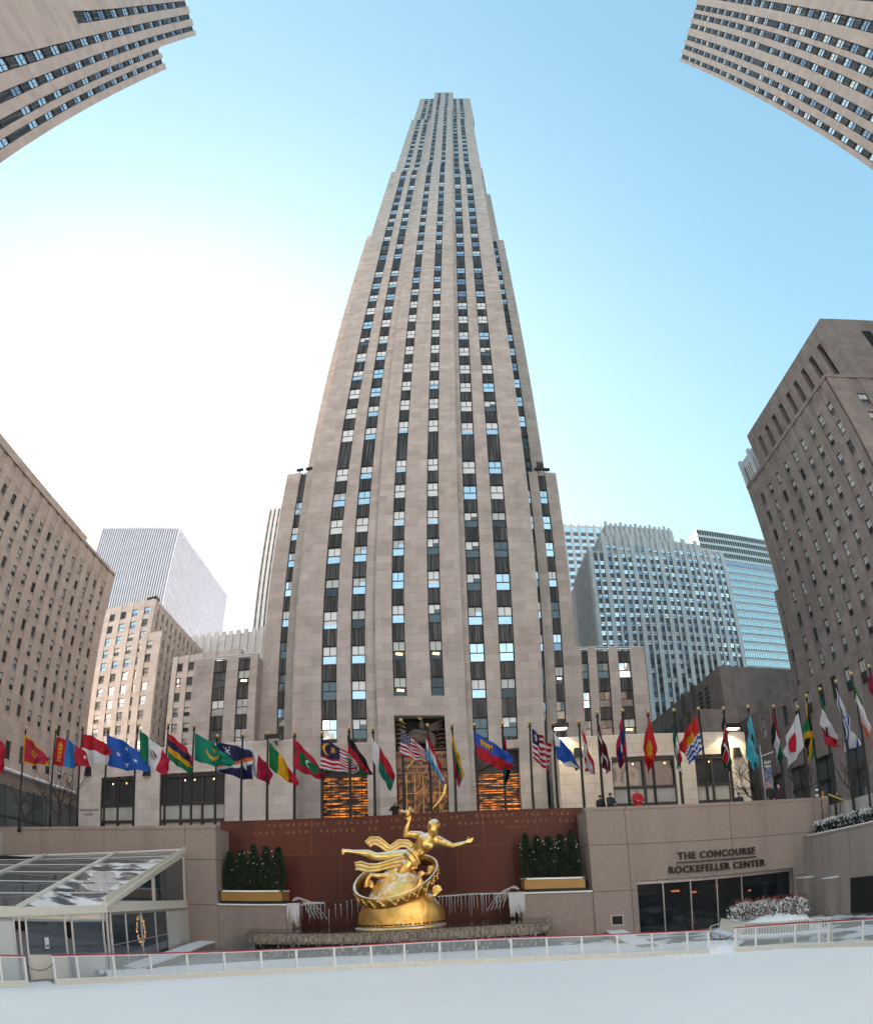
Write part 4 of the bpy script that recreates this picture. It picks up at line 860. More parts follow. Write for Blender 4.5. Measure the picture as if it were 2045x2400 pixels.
def planter(side, x0, x1):
    nm = 'left' if side < 0 else 'right'
    pb = thing('granite_plinth', 'low snow-topped granite plinth on the %s side of the pool below the golden planter' % nm, 'plinth', ((x0+x1)/2, 35.5, 0), 'granite plinths beside the pool')
    xa, xb = (x0-.7, x1+.55) if side < 0 else (x0-.25, x1+.6)
    b = MB(); b.box(xa, xb, WY+.1, 36.98, 0, 2.6); b.build('block', 'granite', pb); b = MB(); b.box(xa, xb, WY+.02, 36.9, 2.6, 2.68); b.build('snow_cap', 'snow', pb)
    r = thing('planter_box', 'long golden planter trough with snow on its rim on the %s plinth' % nm, 'planter', ((x0+x1)/2, 35.4, 2.8), 'golden planters beside the statue')
    b = MB(); b.box(x0, x1, WY+.15, 36.4, 2.85, 3.36); b.build('trough', 'ochre', r); b = MB(); b.box(x0+.05, x1-.05, WY+.2, 36.3, 2.68, 2.85); b.build('base', 'black', r)
    b = MB(); b.box(x0-.04, x1+.04, WY+.11, WY+.3, 3.36, 3.45); b.box(x0-.04, x0+.12, WY+.11, 36.4, 3.36, 3.44); b.box(x1-.12, x1+.04, WY+.11, 36.4, 3.36, 3.44); b.build('snow_rim', 'snow', r)
    hs_ = [5.65, 5.75, 6.0, 5.9, 5.85] if side < 0 else [5.95, 5.8, 5.75, 5.85, 6.05]
    wrd = ['leftmost', 'second from left', 'middle', 'fourth from left', 'rightmost']
    for i in range(5):
        cx = x0+.35+(x1-x0-.75)*i/4; c = (cx, 35.6)
        tr = thing('conifer', '%s slim dark conifer of the five in the %s golden planter' % (wrd[i], nm), 'conifer', (cx, 35.6, 3.3), 'slim conifers in the golden planters')
        b = MB(); leafmass(b, c, .4, .4, 3.3, hs_[i], 2400, .15, lambda t: (min(1, .55+t*2) if t < .25 else 1-.85*max(0, (t-.35)/.65)**1.6), lambda: random.random() < .3)
        b.build('foliage', ['thuja', 'thuja2'], tr); MB().tube([(cx, 35.6, 3.2), (cx, 35.6, hs_[i]-.3)], [.16, .03], 6).build('trunk', 'bark', tr)
        b = MB()
        for _ in range(9): a = random.uniform(PI, 2*PI); z = random.uniform(3.6, hs_[i]-.15); b.ball((cx+.36*math.cos(a), 35.6+.36*math.sin(a), z), random.uniform(.02, .045), 5)
        sn = b.build('snow_flecks', 'snow', tr); sn['kind'] = 'stuff'
planter(-1, -13.1, -9.35); planter(1, 4.2, 7.65)
# frozen water spouts at the pool's two ends
def spout(x, s, nm):
    o = thing('water_spout', 'thin jets arching from the %s plinth over a frozen white cascade' % nm, 'fountain jet', (x, 35, 2.6), 'water spouts at the pool ends'); b = MB()
    for k in range(5):
        pts = [(x+s*(.1+t*(1.0+.22*k)), 34.9+.1*k, 2.85+(.6-.06*k)*t*2.2-2.25*t*t*(1-.04*k)) for t in [i/9 for i in range(10)]]
        b.tube(pts, .018, 4)
    b.build('jets', 'ice', o)['kind'] = 'stuff'; b = MB(); random.seed(5)
    for k in range(22 if s < 0 else 9): xx = x+s*random.uniform(-.1, .75 if s < 0 else .5); b.tube([(xx, 34.66+random.uniform(0, .1), 2.7), (xx+random.uniform(-.05, .05), 34.62, 2.0), (xx, 34.64, random.uniform(1.35, 1.7))], [.09, .06, .02], 5)
    b.build('frozen_cascade', 'ice', o)['kind'] = 'stuff'
spout(-8.9, 1, 'left'); spout(4.0, -1, 'right')

# ================================================================ rink, barrier, snow
m, t, bs = newmat('rink_ice'); pset(bs, Roughness=.32); N = t.nodes.new; L = t.links.new
g = N('ShaderNodeNewGeometry'); mp = N('ShaderNodeMapping'); mp.inputs['Scale'].default_value = (.25, .4, 1); mp.inputs['Rotation'].default_value = (0, 0, .4); n = N('ShaderNodeTexNoise'); n.inputs['Scale'].default_value = 1; n.inputs['Detail'].default_value = 8; n.inputs['Roughness'].default_value = .6
L(g.outputs['Position'], mp.inputs[0]); L(mp.outputs[0], n.inputs[0]); r_ = N('ShaderNodeValToRGB'); e = r_.color_ramp.elements; e[0].position = .3; e[0].color = (.89, .9, .905, 1); e[1].position = .7; e[1].color = (.92, .925, .93, 1); L(n.outputs['Fac'], r_.inputs[0])
w1 = N('ShaderNodeTexWave'); w1.wave_type = 'RINGS'; w1.inputs['Scale'].default_value = .35; w1.inputs['Distortion'].default_value = 14; w1.inputs['Detail'].default_value = 4; w1.inputs['Detail Scale'].default_value = .25; L(g.outputs['Position'], w1.inputs[0])
r2 = N('ShaderNodeMapRange'); r2.inputs['From Min'].default_value = .94; r2.inputs['To Max'].default_value = .3; L(w1.outputs['Fac'], r2.inputs['Value']); mx = N('ShaderNodeMix'); mx.data_type = 'RGBA'; L(r2.outputs[0], mx.inputs[0]); L(r_.outputs[0], mx.inputs[6]); mx.inputs[7].default_value = (.95, .96, .97, 1); L(mx.outputs[2], bs.inputs['Base Color'])
cur = mx.outputs[2]
for q_, (rot, sc_, th) in enumerate(((.35, (1.1, 60, 1), .6), (1.2, (.8, 50, 1), .62), (-.6, (1.4, 70, 1), .62), (-.12, (.5, 40, 1), .6))):
    mq = N('ShaderNodeMapping'); mq.inputs['Rotation'].default_value = (0, 0, rot); mq.inputs['Scale'].default_value = sc_; nq = N('ShaderNodeTexNoise'); nq.inputs['Scale'].default_value = .55; nq.inputs['Detail'].default_value = 3; nq.inputs['Distortion'].default_value = .6
    L(g.outputs['Position'], mq.inputs[0]); L(mq.outputs[0], nq.inputs[0]); rq = N('ShaderNodeMapRange'); rq.inputs['From Min'].default_value = th; rq.inputs['From Max'].default_value = th+.14; rq.inputs['To Max'].default_value = .3; L(nq.outputs['Fac'], rq.inputs['Value'])
    mm = N('ShaderNodeMix'); mm.data_type = 'RGBA'; L(rq.outputs[0], mm.inputs[0]); L(cur, mm.inputs[6]); mm.inputs[7].default_value = (.8, .82, .84, 1) if q_ % 2 else (.99, .99, .99, 1); cur = mm.outputs[2]
nb_ = N('ShaderNodeTexNoise'); nb_.inputs['Scale'].default_value = .22; nb_.inputs['Detail'].default_value = 4; L(g.outputs['Position'], nb_.inputs[0]); rb_ = N('ShaderNodeMapRange'); rb_.inputs['From Min'].default_value = .4; rb_.inputs['From Max'].default_value = .65; rb_.inputs['To Min'].default_value = .5; rb_.inputs['To Max'].default_value = .65; bs.inputs['Specular IOR Level'].default_value = .25; L(nb_.outputs['Fac'], rb_.inputs['Value']); L(rb_.outputs[0], bs.inputs['Roughness'])
L(cur, bs.inputs['Base Color'])
n3 = N('ShaderNodeTexNoise'); n3.inputs['Scale'].default_value = 12; L(g.outputs['Position'], n3.inputs[0]); bp = N('ShaderNodeBump'); bp.inputs['Strength'].default_value = .12; L(n3.outputs['Fac'], bp.inputs['Height']); L(bp.outputs[0], bs.inputs['Normal']); M['rink'] = m
def base_pt(x):                      # where the barrier meets the ice, along the photograph's x
    K = [(-200, 2322), (100, 2314), (131, 2311), (350, 2299), (650, 2283), (1000, 2264), (1400, 2249), (1662, 2238), (1721, 2233), (1850, 2224), (2045, 2219), (2200, 2216)]
    for (a, c), (d, f) in zip(K, K[1:]):
        if x <= d: return at(x, c+(f-c)*(x-a)/(d-a), Z=0)
edge = [base_pt(x) for x in range(-180, 2200, 40)]
b = MB(); n_ = len(edge); L0 = [(p.x, p.y, .03) for p in edge]; near = [(p.x*1.0, -13.5, .03) for p in edge]
b.raw(L0+near, [(i, n_+i, n_+i+1, i+1) for i in range(n_-1)]); struct(b.build('skating_rink_ice', 'rink'))
# snow lying on the floor behind the barrier
def lumpy(mb, path, wid, hgt, seed, out, nx=5, amp=.5):
    random.seed(seed); k = len(mb.v); n = len(path)
    for i, p in enumerate(path):
        t = (path[min(i+1, n-1)]-path[max(i-1, 0)]).normalized(); nn = Vector((-t.y, t.x, 0))*out
        for j in range(nx+1):
            q = p+nn*(.06+wid*j/nx); h = hgt*(1 if 0 < j < nx else 0)*random.uniform(1-amp, 1+amp*.4)*(1-(j/nx)**3*.5)
            mb.v.append((q.x+random.uniform(-.03, .03), q.y+random.uniform(-.03, .03), max(.02, h)))
    for i in range(n-1):
        for j in range(nx): mb.f.append((k+i*(nx+1)+j, k+(i+1)*(nx+1)+j, k+(i+1)*(nx+1)+j+1, k+i*(nx+1)+j+1)); mb.m.append(0)
path = [base_pt(x) for x in range(265, 1640, 7)]
b = MB(); lumpy(b, path, 1.5, .34, 4, 1, 7); o = b.build('snow_bank', 'snow', None, True); stuff(o, 'lumpy dirty snow piled behind the rink barrier', 'snow')
b = MB(); pts = [(p+Vector((-.02, 1.5, 0))) for p in path]; b.raw([(p.x, p.y, .2) for p in pts]+[(p.x, min(30.4, p.y+3), .2) for p in pts], [(i, i+1, len(pts)+i+1, len(pts)+i) for i in range(len(pts)-1)]); stuff(b.build('snow_cover', 'snow'), 'smooth snow lying between the barrier and the fountain', 'snow')
m, t, bs = newmat('patchy_snow_floor'); pset(bs, Roughness=.5); N = t.nodes.new; L = t.links.new; g = N('ShaderNodeNewGeometry'); n = N('ShaderNodeTexNoise'); n.inputs['Scale'].default_value = .55; n.inputs['Detail'].default_value = 5; L(g.outputs['Position'], n.inputs[0]); r_ = N('ShaderNodeValToRGB'); e = r_.color_ramp.elements; e[0].position = .47; e[0].color = (.07, .075, .08, 1); e[1].position = .53; e[1].color = (.75, .77, .8, 1); L(n.outputs['Fac'], r_.inputs[0]); L(r_.outputs[0], bs.inputs['Base Color']); M['patchy'] = m
b = MB(); b.quad((5.8, 16, .006), (21.9, 8, .006), (21.9, WY, .006), (5.8, WY, .006)); stuff(b.build('patchy_snow', 'patchy'), 'patches of snow on the dark paving before the dark glass front', 'snow')
b = MB(); path = [base_pt(x)+Vector((-.1, -.12, 0)) for x in range(1560, 1735, 5)]; lumpy(b, path, 3.0, .42, 9, 1, 9, .3); stuff(b.build('snow_heap', 'snow', None, True), 'heap of clean snow in the right gap of the barrier', 'snow')
b = MB(); path = [base_pt(x)+Vector((.05, -.05, 0)) for x in range(60, 140, 5)]; lumpy(b, path, .9, .07, 13, 1, 5, .6); stuff(b.build('trodden_snow', 'snow', None, True), 'thin trodden snow in the left gap of the barrier', 'snow')
# barrier
def barrier(label, x0, x1, posts, grp='rink barrier sections'):
    xs = [x0+(x1-x0)*i/max(2, int((x1-x0)/28)) for i in range(max(2, int((x1-x0)/28))+1)]; P = [base_pt(x) for x in xs]
    r = thing('rink_barrier', label, 'barrier', tuple(P[0]), grp)
    def strip(nm, z0, z1, w_, mat):
        mb = MB(); k = 0; n = len(P); vs = []
        for i, p in enumerate(P):
            t = (P[min(i+1, n-1)]-P[max(i-1, 0)]).normalized(); q = Vector((-t.y, t.x, 0))*w_/2
            vs += [(p.x-q.x, p.y-q.y, z0), (p.x+q.x, p.y+q.y, z0), (p.x+q.x, p.y+q.y, z1), (p.x-q.x, p.y-q.y, z1)]
        fs = [(0, 1, 2, 3), tuple(4*(n-1)+j for j in (3, 2, 1, 0))]
        for i in range(n-1):
            for j in range(4): fs.append((4*i+j, 4*i+4+j, 4*i+4+(j+1) % 4, 4*i+(j+1) % 4))
        return mb.raw(vs, fs).build(nm, mat, r)
    strip('kick_board', .03, .2, .12, 'cream'); strip('lower_rail', .2, .235, .07, 'white_paint'); strip('upper_rail', .955, 1.0, .08, 'white_paint'); strip('top_rail', 1.0, 1.035, .13, 'red_paint')
    for a, c in zip(posts, posts[1:]):
        if c-a < 16: continue
        p, q = base_pt(a), base_pt(c); d = (q-p).normalized(); mb = MB(); mb.bar(p+d*.05+Vector((0, 0, .235)), q-d*.05+Vector((0, 0, .235)), .02, .02)
        p, q = p+d*.05, q-d*.05; nn = Vector((-d.y, d.x, 0))*.012
        mb = MB(); mb.raw([(p-nn).to_tuple()[:2]+(.235,), (p+nn).to_tuple()[:2]+(.235,), (q+nn).to_tuple()[:2]+(.235,), (q-nn).to_tuple()[:2]+(.235,), (p-nn).to_tuple()[:2]+(.95,), (p+nn).to_tuple()[:2]+(.95,), (q+nn).to_tuple()[:2]+(.95,), (q-nn).to_tuple()[:2]+(.95,)],
              [(0, 3, 2, 1), (4, 5, 6, 7), (0, 1, 5, 4), (1, 2, 6, 5), (2, 3, 7, 6), (3, 0, 4, 7)]); mb.build('panel', 'acrylic', r)
    for a in posts:
        p = base_pt(a); e1 = base_pt(a+6); d = (e1-p).normalized(); mb = MB(); mb.bar((p.x, p.y, .05), (p.x, p.y, .99), .075, .09, up=(d.x, d.y, 0)); mb.build('post', 'white_paint', r)
    return r
barrier('short rink barrier section left of the chained gap by the tent', -180, 68, [-180, -90, 8, 66])
k3 = .42469; 
barrier('long white rink barrier with a red rail in front of the fountain', 131, 1662, [133, 187, 272, 358, 443, 529, 615, 697]+[650+k3*x for x in (318, 520, 703, 898, 1100, 1294, 1490, 1684)]+[1448, 1529, 1611, 1660])
barrier('rink barrier section curving away right of the bench gap', 1721, 2180, [1723, 1770, 1862, 1918, 1940, 2020, 2110, 2175])
ch = thing('gap_chain', 'thin dark chain hanging across the left gap in the barrier', 'chain', tuple(base_pt(70))); b = MB(); p, q = base_pt(68), base_pt(131)
b.tube([p.lerp(q, k/8)+Vector((0, 0, .72-.75*(k/8)*(1-k/8)*1.0)) for k in range(9)], .014, 5); b.build('chain_links', 'black', ch)
ch = thing('gap_chain', 'thin dark chain hanging across the right gap near the bench', 'chain', tuple(base_pt(1665))); b = MB(); p, q = base_pt(1662), base_pt(1721)
b.tube([p.lerp(q, k/8)+Vector((0, 0, .82-.9*(k/8)*(1-k/8))) for k in range(9)], .012, 5); b.build('chain_links', 'black', ch)
# snow-topped stone step edges seen through the barrier
for lab, pts in (('snow-topped low stone kerb running from the granite wall toward the tent', [at(520, 2200, Z=.45), at(470, 2212, Z=.4), at(380, 2245, Z=.3), at(280, 2278, Z=.15)]), ('snow-topped low stone kerb right of the fountain', [at(1372, 2166, Z=.5), at(1420, 2172, Z=.45), at(1465, 2195, Z=.3), at(1520, 2222, Z=.15)])):
    r = thing('stone_kerb', lab, 'kerb', tuple(pts[0])); b = MB(); s_ = MB()
    for p, q in zip(pts, pts[1:]): b.bar((p.x, p.y, p.z*.5), (q.x, q.y, q.z*.5), .9, max(.1, p.z)); s_.bar((p.x, p.y, p.z+.02), (q.x, q.y, q.z+.02), 1.0, .08)
    b.build('stone', 'granite', r); s_.build('snow_cap', 'snow', r)

# ================================================================ clear tent on the left
tn_ = thing('clear_tent', 'white framed lean-to tent with clear vinyl roof against the left granite wall', 'tent', (-15, 27, 0))
C1 = Vector((-12.75, 20.2, 2.66)); C2 = Vector((-15.15, 33.9, 5.72)); C2b = Vector((-15.05, 33.9, 2.66)); B0 = Vector((-14.25, 15.8, 2.42)); R0 = Vector((-20.35, 33.9, 5.51))
Rl = Vector((-27.2, 33.9, 5.22)); Rm_ = Vector((-33, 33.9, 4.95)); Bl = B0+(B0-C1)*1.05; 
sp_ = [(C1, C2), (B0, R0), (Bl, Rl), (Bl+(B0-C1)*1.0, Rm_)]
for i in range(3):
    (a, c), (d, e) = sp_[i], sp_[i+1]; mb = MB(); n = 6
    for k in range(n):
        p0, p1, q0, q1 = a.lerp(c, k/n), a.lerp(c, (k+1)/n), d.lerp(e, k/n), d.lerp(e, (k+1)/n)
        m0 = (p0+q0)/2-Vector((0, 0, .06)); m1 = (p1+q1)/2-Vector((0, 0, .06)); mb.quad(p0, m0, m1, p1); mb.quad(m0, q0, q1, m1)
    mb.build('roof_panel', 'vinyl', tn_)
    mb = MB()
    for k in range(1, n): MB().tube([a.lerp(c, k/n)+Vector((0, 0, .02)), d.lerp(e, k/n)+Vector((0, 0, .02))], .02, 5).build('purlin', 'white_paint', tn_)
    mb.tube([c, e], .06, 6); mb.build('ridge_beam', 'white_paint', tn_)
    mb = MB(); mb.bar(a+Vector((0, 0, -.1)), d+Vector((0, 0, -.1)), .22, .3); mb.build('eave_valance', 'cream', tn_)
for a, c in sp_:
    mb = MB(); mb.bar(a, c, .3, .14); mb.bar(a+Vector((.0, 0, .06)), c+Vector((0, 0, .06)), .1, .1); mb.build('rafter', 'cream', tn_)
# snow patches on the lower right roof bay
M['slush'] = streak('melting_snow_patches', (.75, .78, .8), (.8, .82, .84), .45, .52, (.25, .25, .9), .25, True)
mb = MB(); a, c, d, e = C1, C2, B0, R0
up_ = Vector((0, 0, .05)); mb.quad(a.lerp(d, .05)+up_, a.lerp(d, .95)+up_, d.lerp(e, .75).lerp(a.lerp(c, .75), .05)+up_, a.lerp(c, .75).lerp(d.lerp(e, .75), .05)+up_); sl_ = mb.build('slush_patches', 'slush', tn_); sl_['kind'] = 'stuff'
# end gable: cream fabric triangle with two clear windows
Vx = (C2b-Vector((C1.x, C1.y, 2.66)))
def G_(t, z): return Vector((C1.x+Vx.x*t, C1.y+Vx.y*t, z))
top = lambda t: 2.66+(5.72-2.66)*t
mb = MB()
for (ta, tb) in ((0, 1),):
    mb.bar(G_(0, 2.75), G_(1, 5.65), .05, .5, up=(0, 0, 1)); mb.bar(G_(0, 2.62), G_(1, 2.62), .05, .42); mb.bar(G_(.97, 2.6), G_(.97, 5.5), .05, .5, up=(Vx.x, Vx.y, 0)); mb.bar(G_(.5, 2.6), G_(.5, 4.1), .05, .5, up=(Vx.x, Vx.y, 0))
mb.build('gable_fabric', 'cream', tn_)
M['gable_clear'] = seeglass('gable_vinyl', (.05, .07, .09), .75)
mb = MB(); mb.raw([G_(.03, 2.7), G_(1, 2.7), G_(1, 5.65)], [(0, 1, 2)]); mb.build('gable_window', 'gable_clear', tn_)
mb = MB()
for t in (.0, .03, .17, .33, .5, .66, .83, 1.0): mb.bar(G_(t, 0), G_(t, 2.5), .07 if t > .05 else .11, .1)
mb.bar(G_(0, 2.35), G_(1, 2.35), .08, .1); mb.bar(G_(0, 1.15), G_(.66, 1.15), .04, .05); mb.build('side_frame', 'steel', tn_)
for a, c, mt in ((.03, .17, 'gable_clear'), (.17, .33, 'gable_clear'), (.33, .5, 'gable_clear'), (.5, .66, 'gable_clear'), (.66, .83, 'blind'), (.83, 1.0, 'blind')):
    mb = MB(); mb.quad(G_(a, .05), G_(c, .05), G_(c, 2.3), G_(a, 2.3)); mb.build('side_panel', mt, tn_)
# front wall toward the rink
Fv = B0-C1
def H_(t, z): return Vector((C1.x+Fv.x*t, C1.y+Fv.y*t, z))
mb = MB()
for t in (0, .05, .42, .5, .93, 1.0, 1.06, 2): mb.bar(H_(t, 0), H_(t, 2.5), .09, .09)
mb.bar(H_(0, 2.1), H_(2, 2.0), .07, .08); mb.build('front_frame', 'steel', tn_)
mb = MB(); mb.quad(H_(.02, 2.12), H_(2, 2.02), H_(2, 2.45), H_(.02, 2.5)); mb.build('front_valance', 'cream', tn_)
for a, c, mt, z0 in ((.05, .42, 'gable_clear', .9), (.05, .42, 'blind', 0), (.5, .93, 'gable_clear', .9), (.5, .93, 'cream', 0), (1.06, 1.5, 'blind', 0), (1.5, 2, 'g_mid', 0)):
    mb = MB(); mb.quad(H_(a, z0+.03), H_(c, z0+.03), H_(c, .88 if (z0 == 0 and a < 1) else 2.1), H_(a, .88 if (z0 == 0 and a < 1) else 2.1)); mb.build('front_panel', mt, tn_)
mb = MB(); mb.box(-33, -16, 32.5, 33, 0, 5); mb.build('inner_curtain', 'dark', tn_)
wr = thing('wreath', 'wreath of warm fairy lights inside the clear tent', 'wreath', tuple(G_(.42, 1.5))); mb = MB(); wm = MB(); random.seed(2)
for k in range(150):
    a = random.uniform(0, 2*PI); q = .62+random.uniform(-.12, .12); p = G_(.42, 1.5)+Vector((-.5, 0, 0))+Vector((Vx.x, Vx.y, 0)).normalized()*math.cos(a)*q+Vector((0, 0, math.sin(a)*q)); mb.ball(p, .022, 4)
    wm.raw([p, p+Vector((0, .1, .03)), p+Vector((.03, 0, .1))], [(0, 1, 2)])
mb.build('fairy_lights', 'lamp_warm', wr)['kind'] = 'stuff'; wm.build('twigs', 'thuja', wr)
sg = thing('counter_sign', 'small white notice card on the tent counter behind the barrier', 'sign', tuple(H_(.7, 1.2))); mb = MB(); p = H_(.72, 1.1)+Vector((.05, -.05, 0)); mb.box(p.x-.02, p.x+.0, p.y-.14, p.y+.14, p.z, p.z+.38); mb.build('card', 'white_paint', sg); mb = MB(); mb.box(p.x, p.x+.01, p.y-.12, p.y+.12, p.z+.05, p.z+.13); mb.build('blue_band', 'g_blue', sg)

# ================================================================ bench ring and shrub bed on the right
be = thing('slatted_bench', 'long cream slatted bench with snow on its seat wrapped around the shrub bed', 'bench', (14, 25, 0))
fr = [Vector((12.1, 27.0, 0)), Vector((12.9, 24.6, 0)), Vector((15.2, 21.6, 0))]; 
seatF = [at(1663, 2182, Z=.45), at(1735, 2200, Z=.45), at(1850, 2195, Z=.45), at(1950, 2187, Z=.45)]
seatF = [Vector((12.0, 27.6, .45)), Vector((11.6, 24.0, .45)), Vector((13.2, 21.9, .45)), Vector((15.0, 20.6, .45))]
seatF = [at(1663, 2184, Z=.45), at(1730, 2200, Z=.45), at(1830, 2196, Z=.45), at(1948, 2185, Z=.45)]
off = [Vector((.75, .5, 0)), Vector((.55, .8, 0)), Vector((.4, .8, 0)), Vector((.45, .75, 0))]
seatB = [p+o_ for p, o_ in zip(seatF, off)]
for i in range(3):
    a, c, d, e = seatF[i], seatF[i+1], seatB[i+1], seatB[i]
    mb = MB(); z = Vector((0, 0, .06)); mb.raw([a, c, d, e, a-z, c-z, d-z, e-z], [(0, 1, 2, 3), (7, 6, 5, 4), (0, 4, 5, 1), (1, 5, 6, 2), (2, 6, 7, 3), (3, 7, 4, 0)]); mb.build('seat', 'cream', be)
    mb = MB(); z = Vector((0, 0, .05)); y = Vector((0, 0, .005)); mb.raw([v+y for v in (a, c, d, e)]+[v+y+z for v in (a, c, d, e)], [(4, 5, 6, 7), (0, 1, 5, 4), (1, 2, 6, 5), (2, 3, 7, 6), (3, 0, 4, 7)]); mb.build('seat_snow', 'snow', be)
    L_ = (d-e).length; n = int(L_/.14); lean = (e-a).normalized()*.18
    mb = MB()
    for k in range(n+1):
        p = e.lerp(d, k/n); mb.bar(p, p+lean+Vector((0, 0, .5)), .05, .03)
    mb.bar(e+lean+Vector((0, 0, .52)), d+lean+Vector((0, 0, .52)), .07, .06); mb.bar(e+Vector((0, 0, .06)), d+Vector((0, 0, .06)), .05, .05); mb.build('backrest', 'cream', be)
for i, p in enumerate(seatF):
    mb = MB(); q = seatB[i]; mb.bar((p.x+.06, p.y+.05, 0), (p.x+.06, p.y+.05, .42), .08); mb.build('leg', 'cream', be); mb = MB(); mb.bar((q.x, q.y, 0), (q.x, q.y, .42), .08); mb.build('leg', 'cream', be)
for i in (0, 1, 3):
    p, q = seatF[i]+Vector((.02, .02, 0)), seatB[i]; mb = MB(); mb.tube([p, p+Vector((0, 0, .22)), p.lerp(q, .2)+Vector((0, 0, .27)), q+Vector((0, 0, .3))], .03, 6); mb.build('armrest', 'cream', be)
bc = [seatB[0]+Vector((.7, .5, 0)), seatB[1]+Vector((.6, .5, 0)), seatB[2]+Vector((.45, .6, 0)), seatB[2].lerp(seatB[3], .62)+Vector((.35, .7, 0)), Vector((16.2, 25.6, .45)), Vector((14.9, 28.3, .45))]
sb = thing('shrub_bed', 'raised bed of snow-covered reddish shrubs behind the cream bench', 'planting bed', (15, 25, 0)); mb = MB(); slab(mb, [(p.x, p.y) for p in bc], 0, .86); mb.build('bed_box', 'granite2', sb)
cx = sum(p.x for p in bc)/6; cy = sum(p.y for p in bc)/6
random.seed(11); mb = MB(); n = 26; rr_ = []
for j in range(9):
    for i in range(n):
        a = i/n*len(bc); p = bc[int(a) % 6].lerp(bc[(int(a)+1) % 6], a % 1); q = 1.02*(1-j/9); x = cx+(p.x-cx)*q; y = cy+(p.y-cy)*q; mb.v.append((x, y, .88+.34*(j/9)**.5*random.uniform(.6, 1.2)))
for j in range(8):
    for i in range(n): mb.f.append((j*n+i, j*n+(i+1) % n, (j+1)*n+(i+1) % n, (j+1)*n+i)); mb.m.append(0)
mb.build('snow_blanket', 'snow', sb, True)
M['redleaf'] = flat('red_shrub_leaf', (.16, .04, .025), .7, noise=.5, nscale=12); M['greenleaf'] = flat('shrub_leaf', (.06, .075, .03), .7, noise=.4, nscale=12)
for (q, lab) in (((-1.0, .5), 'left'), ((-.1, .1), 'middle'), ((.75, -.7), 'right')):
    s_ = thing('shrub', '%s reddish shrub dusted with snow in the raised bed behind the bench' % lab, 'shrub', (cx+q[0], cy+q[1], 1.1), 'shrubs in the raised bed'); mb = MB()
    leafmass(mb, (cx+q[0], cy+q[1]), .95, .95, 1.05, 1.72+random.uniform(-.1, .1), 2600, .13, lambda t: (1-t*t)**.5*random.uniform(.2, 1.1), lambda: random.choice((0, 1, 2, 2)))
    leafmass(mb, (cx+q[0], cy+q[1]), .8, .8, 1.5, 1.9, 150, .16, lambda t: random.uniform(.1, 1), lambda: 0)
    leafmass(mb, (cx+q[0], cy+q[1]), 1.0, 1.0, 1.45, 1.8, 700, .1, lambda t: (1-t*t)**.5*random.uniform(.2, 1), lambda: 2)
    mb.build('foliage', ['redleaf', 'greenleaf', 'snow'], s_)
# hedge on the right wall, with snow
hg = thing('hedge', 'clipped dark hedge dusted with snow on top of the right side wall', 'hedge', (24, 30, 5)); mb = MB(); random.seed(21)
for k in range(26): leafmass(mb, (23.4, 34.0-k*.9), .75, .75, 5.0, 5.75+random.uniform(-.1, .12), 520, .14, lambda t: (1-t**3)**.5*random.uniform(.6, 1), lambda: 0 if random.random() < .88 else 1)
for k in range(26): leafmass(mb, (23.4, 34.0-k*.9), .7, .7, 5.5, 5.85, 130, .13, lambda t: random.uniform(.1, 1), lambda: 1)
mb.build('foliage', ['hedge', 'snow'], hg); mb = MB(); mb.box(22.9, 24.2, 10, 34.5, 4.6, 5.2); mb.build('soil_box', 'dark', hg)
# ================================================================ flags and flagpoles
Fs = .28313
fa = lambda x, y: (x*Fs, 1650+y*Fs)
fb = lambda x, y: (450+x*Fs, 1650+y*Fs)
fc = lambda x, y: (900+x*Fs, 1650+y*Fs)
fd = lambda x, y: (1350+x*.2265, 1600+y*.2265)
fe = lambda x, y: (1700+x*.19782, 1550+y*.19782)
RD, WH, GN, BL, YL, BK, NV = (.5, .01, .03), (.72, .72, .76), (.0, .13, .05), (.01, .06, .36), (.7, .4, .01), (.012, .012, .014), (.015, .02, .1)
MR, SK, OR = (.13, .008, .025), (.03, .3, .62), (.75, .16, .02)
def hb(*c):
    n = len(c); return lambda u, v: c[min(n-1, int((1-v)*n))]
def vb(*c):
    n = len(c); return lambda u, v: c[min(n-1, int(u*n))]
def disc(f, cu, cv, r, col, asp=1.6): return lambda u, v: col if ((u-cu)*asp)**2+(v-cv)**2 < r*r else f(u, v)
def star(f, cu, cv, r, col, asp=1.6, n=5, inner=.45, ph=0):
    def g(u, v):
        x, y = (u-cu)*asp, v-cv; q = math.hypot(x, y)
        if q > r: return f(u, v)
        a = (math.atan2(x, y)+ph) % (2*PI/n); a = abs(a-PI/n)/(PI/n)
        return col if q < r*(inner+(1-inner)*a**2.2) else f(u, v)
    return g
def crescent(f, cu, cv, r, col, dx=.35, dy=0, k=.85): 
    def g(u, v):
        x, y = (u-cu)*1.6, v-cv
        return col if x*x+y*y < r*r and (x-r*dx)**2+(y-r*dy)**2 > (r*k)**2 else f(u, v)
    return g
def d_usa(u, v):
    if u < .4 and v > .46:
        i = u/.4*11; j = (v-.46)/.54*9
        return WH if (int(i) % 2 == int(j) % 2) and abs(i % 1-.5) < .33 and abs(j % 1-.5) < .33 else NV
    return RD if int((1-v)*13) % 2 == 0 else WH
def d_stripes(n, canton, cu=.5, cv=.45):
    return lambda u, v: canton if (u < cu and v > 1-cv) else (RD if int((1-v)*n) % 2 == 0 else WH)
def d_montenegro(u, v):
    if min(u, v, 1-u, 1-v) < .07: return YL
    return YL if (abs((u-.5)*1.5)+abs(v-.5) < .28 and math.sin(u*60)*math.sin(v*40) > -.1) else (.45, .02, .06)
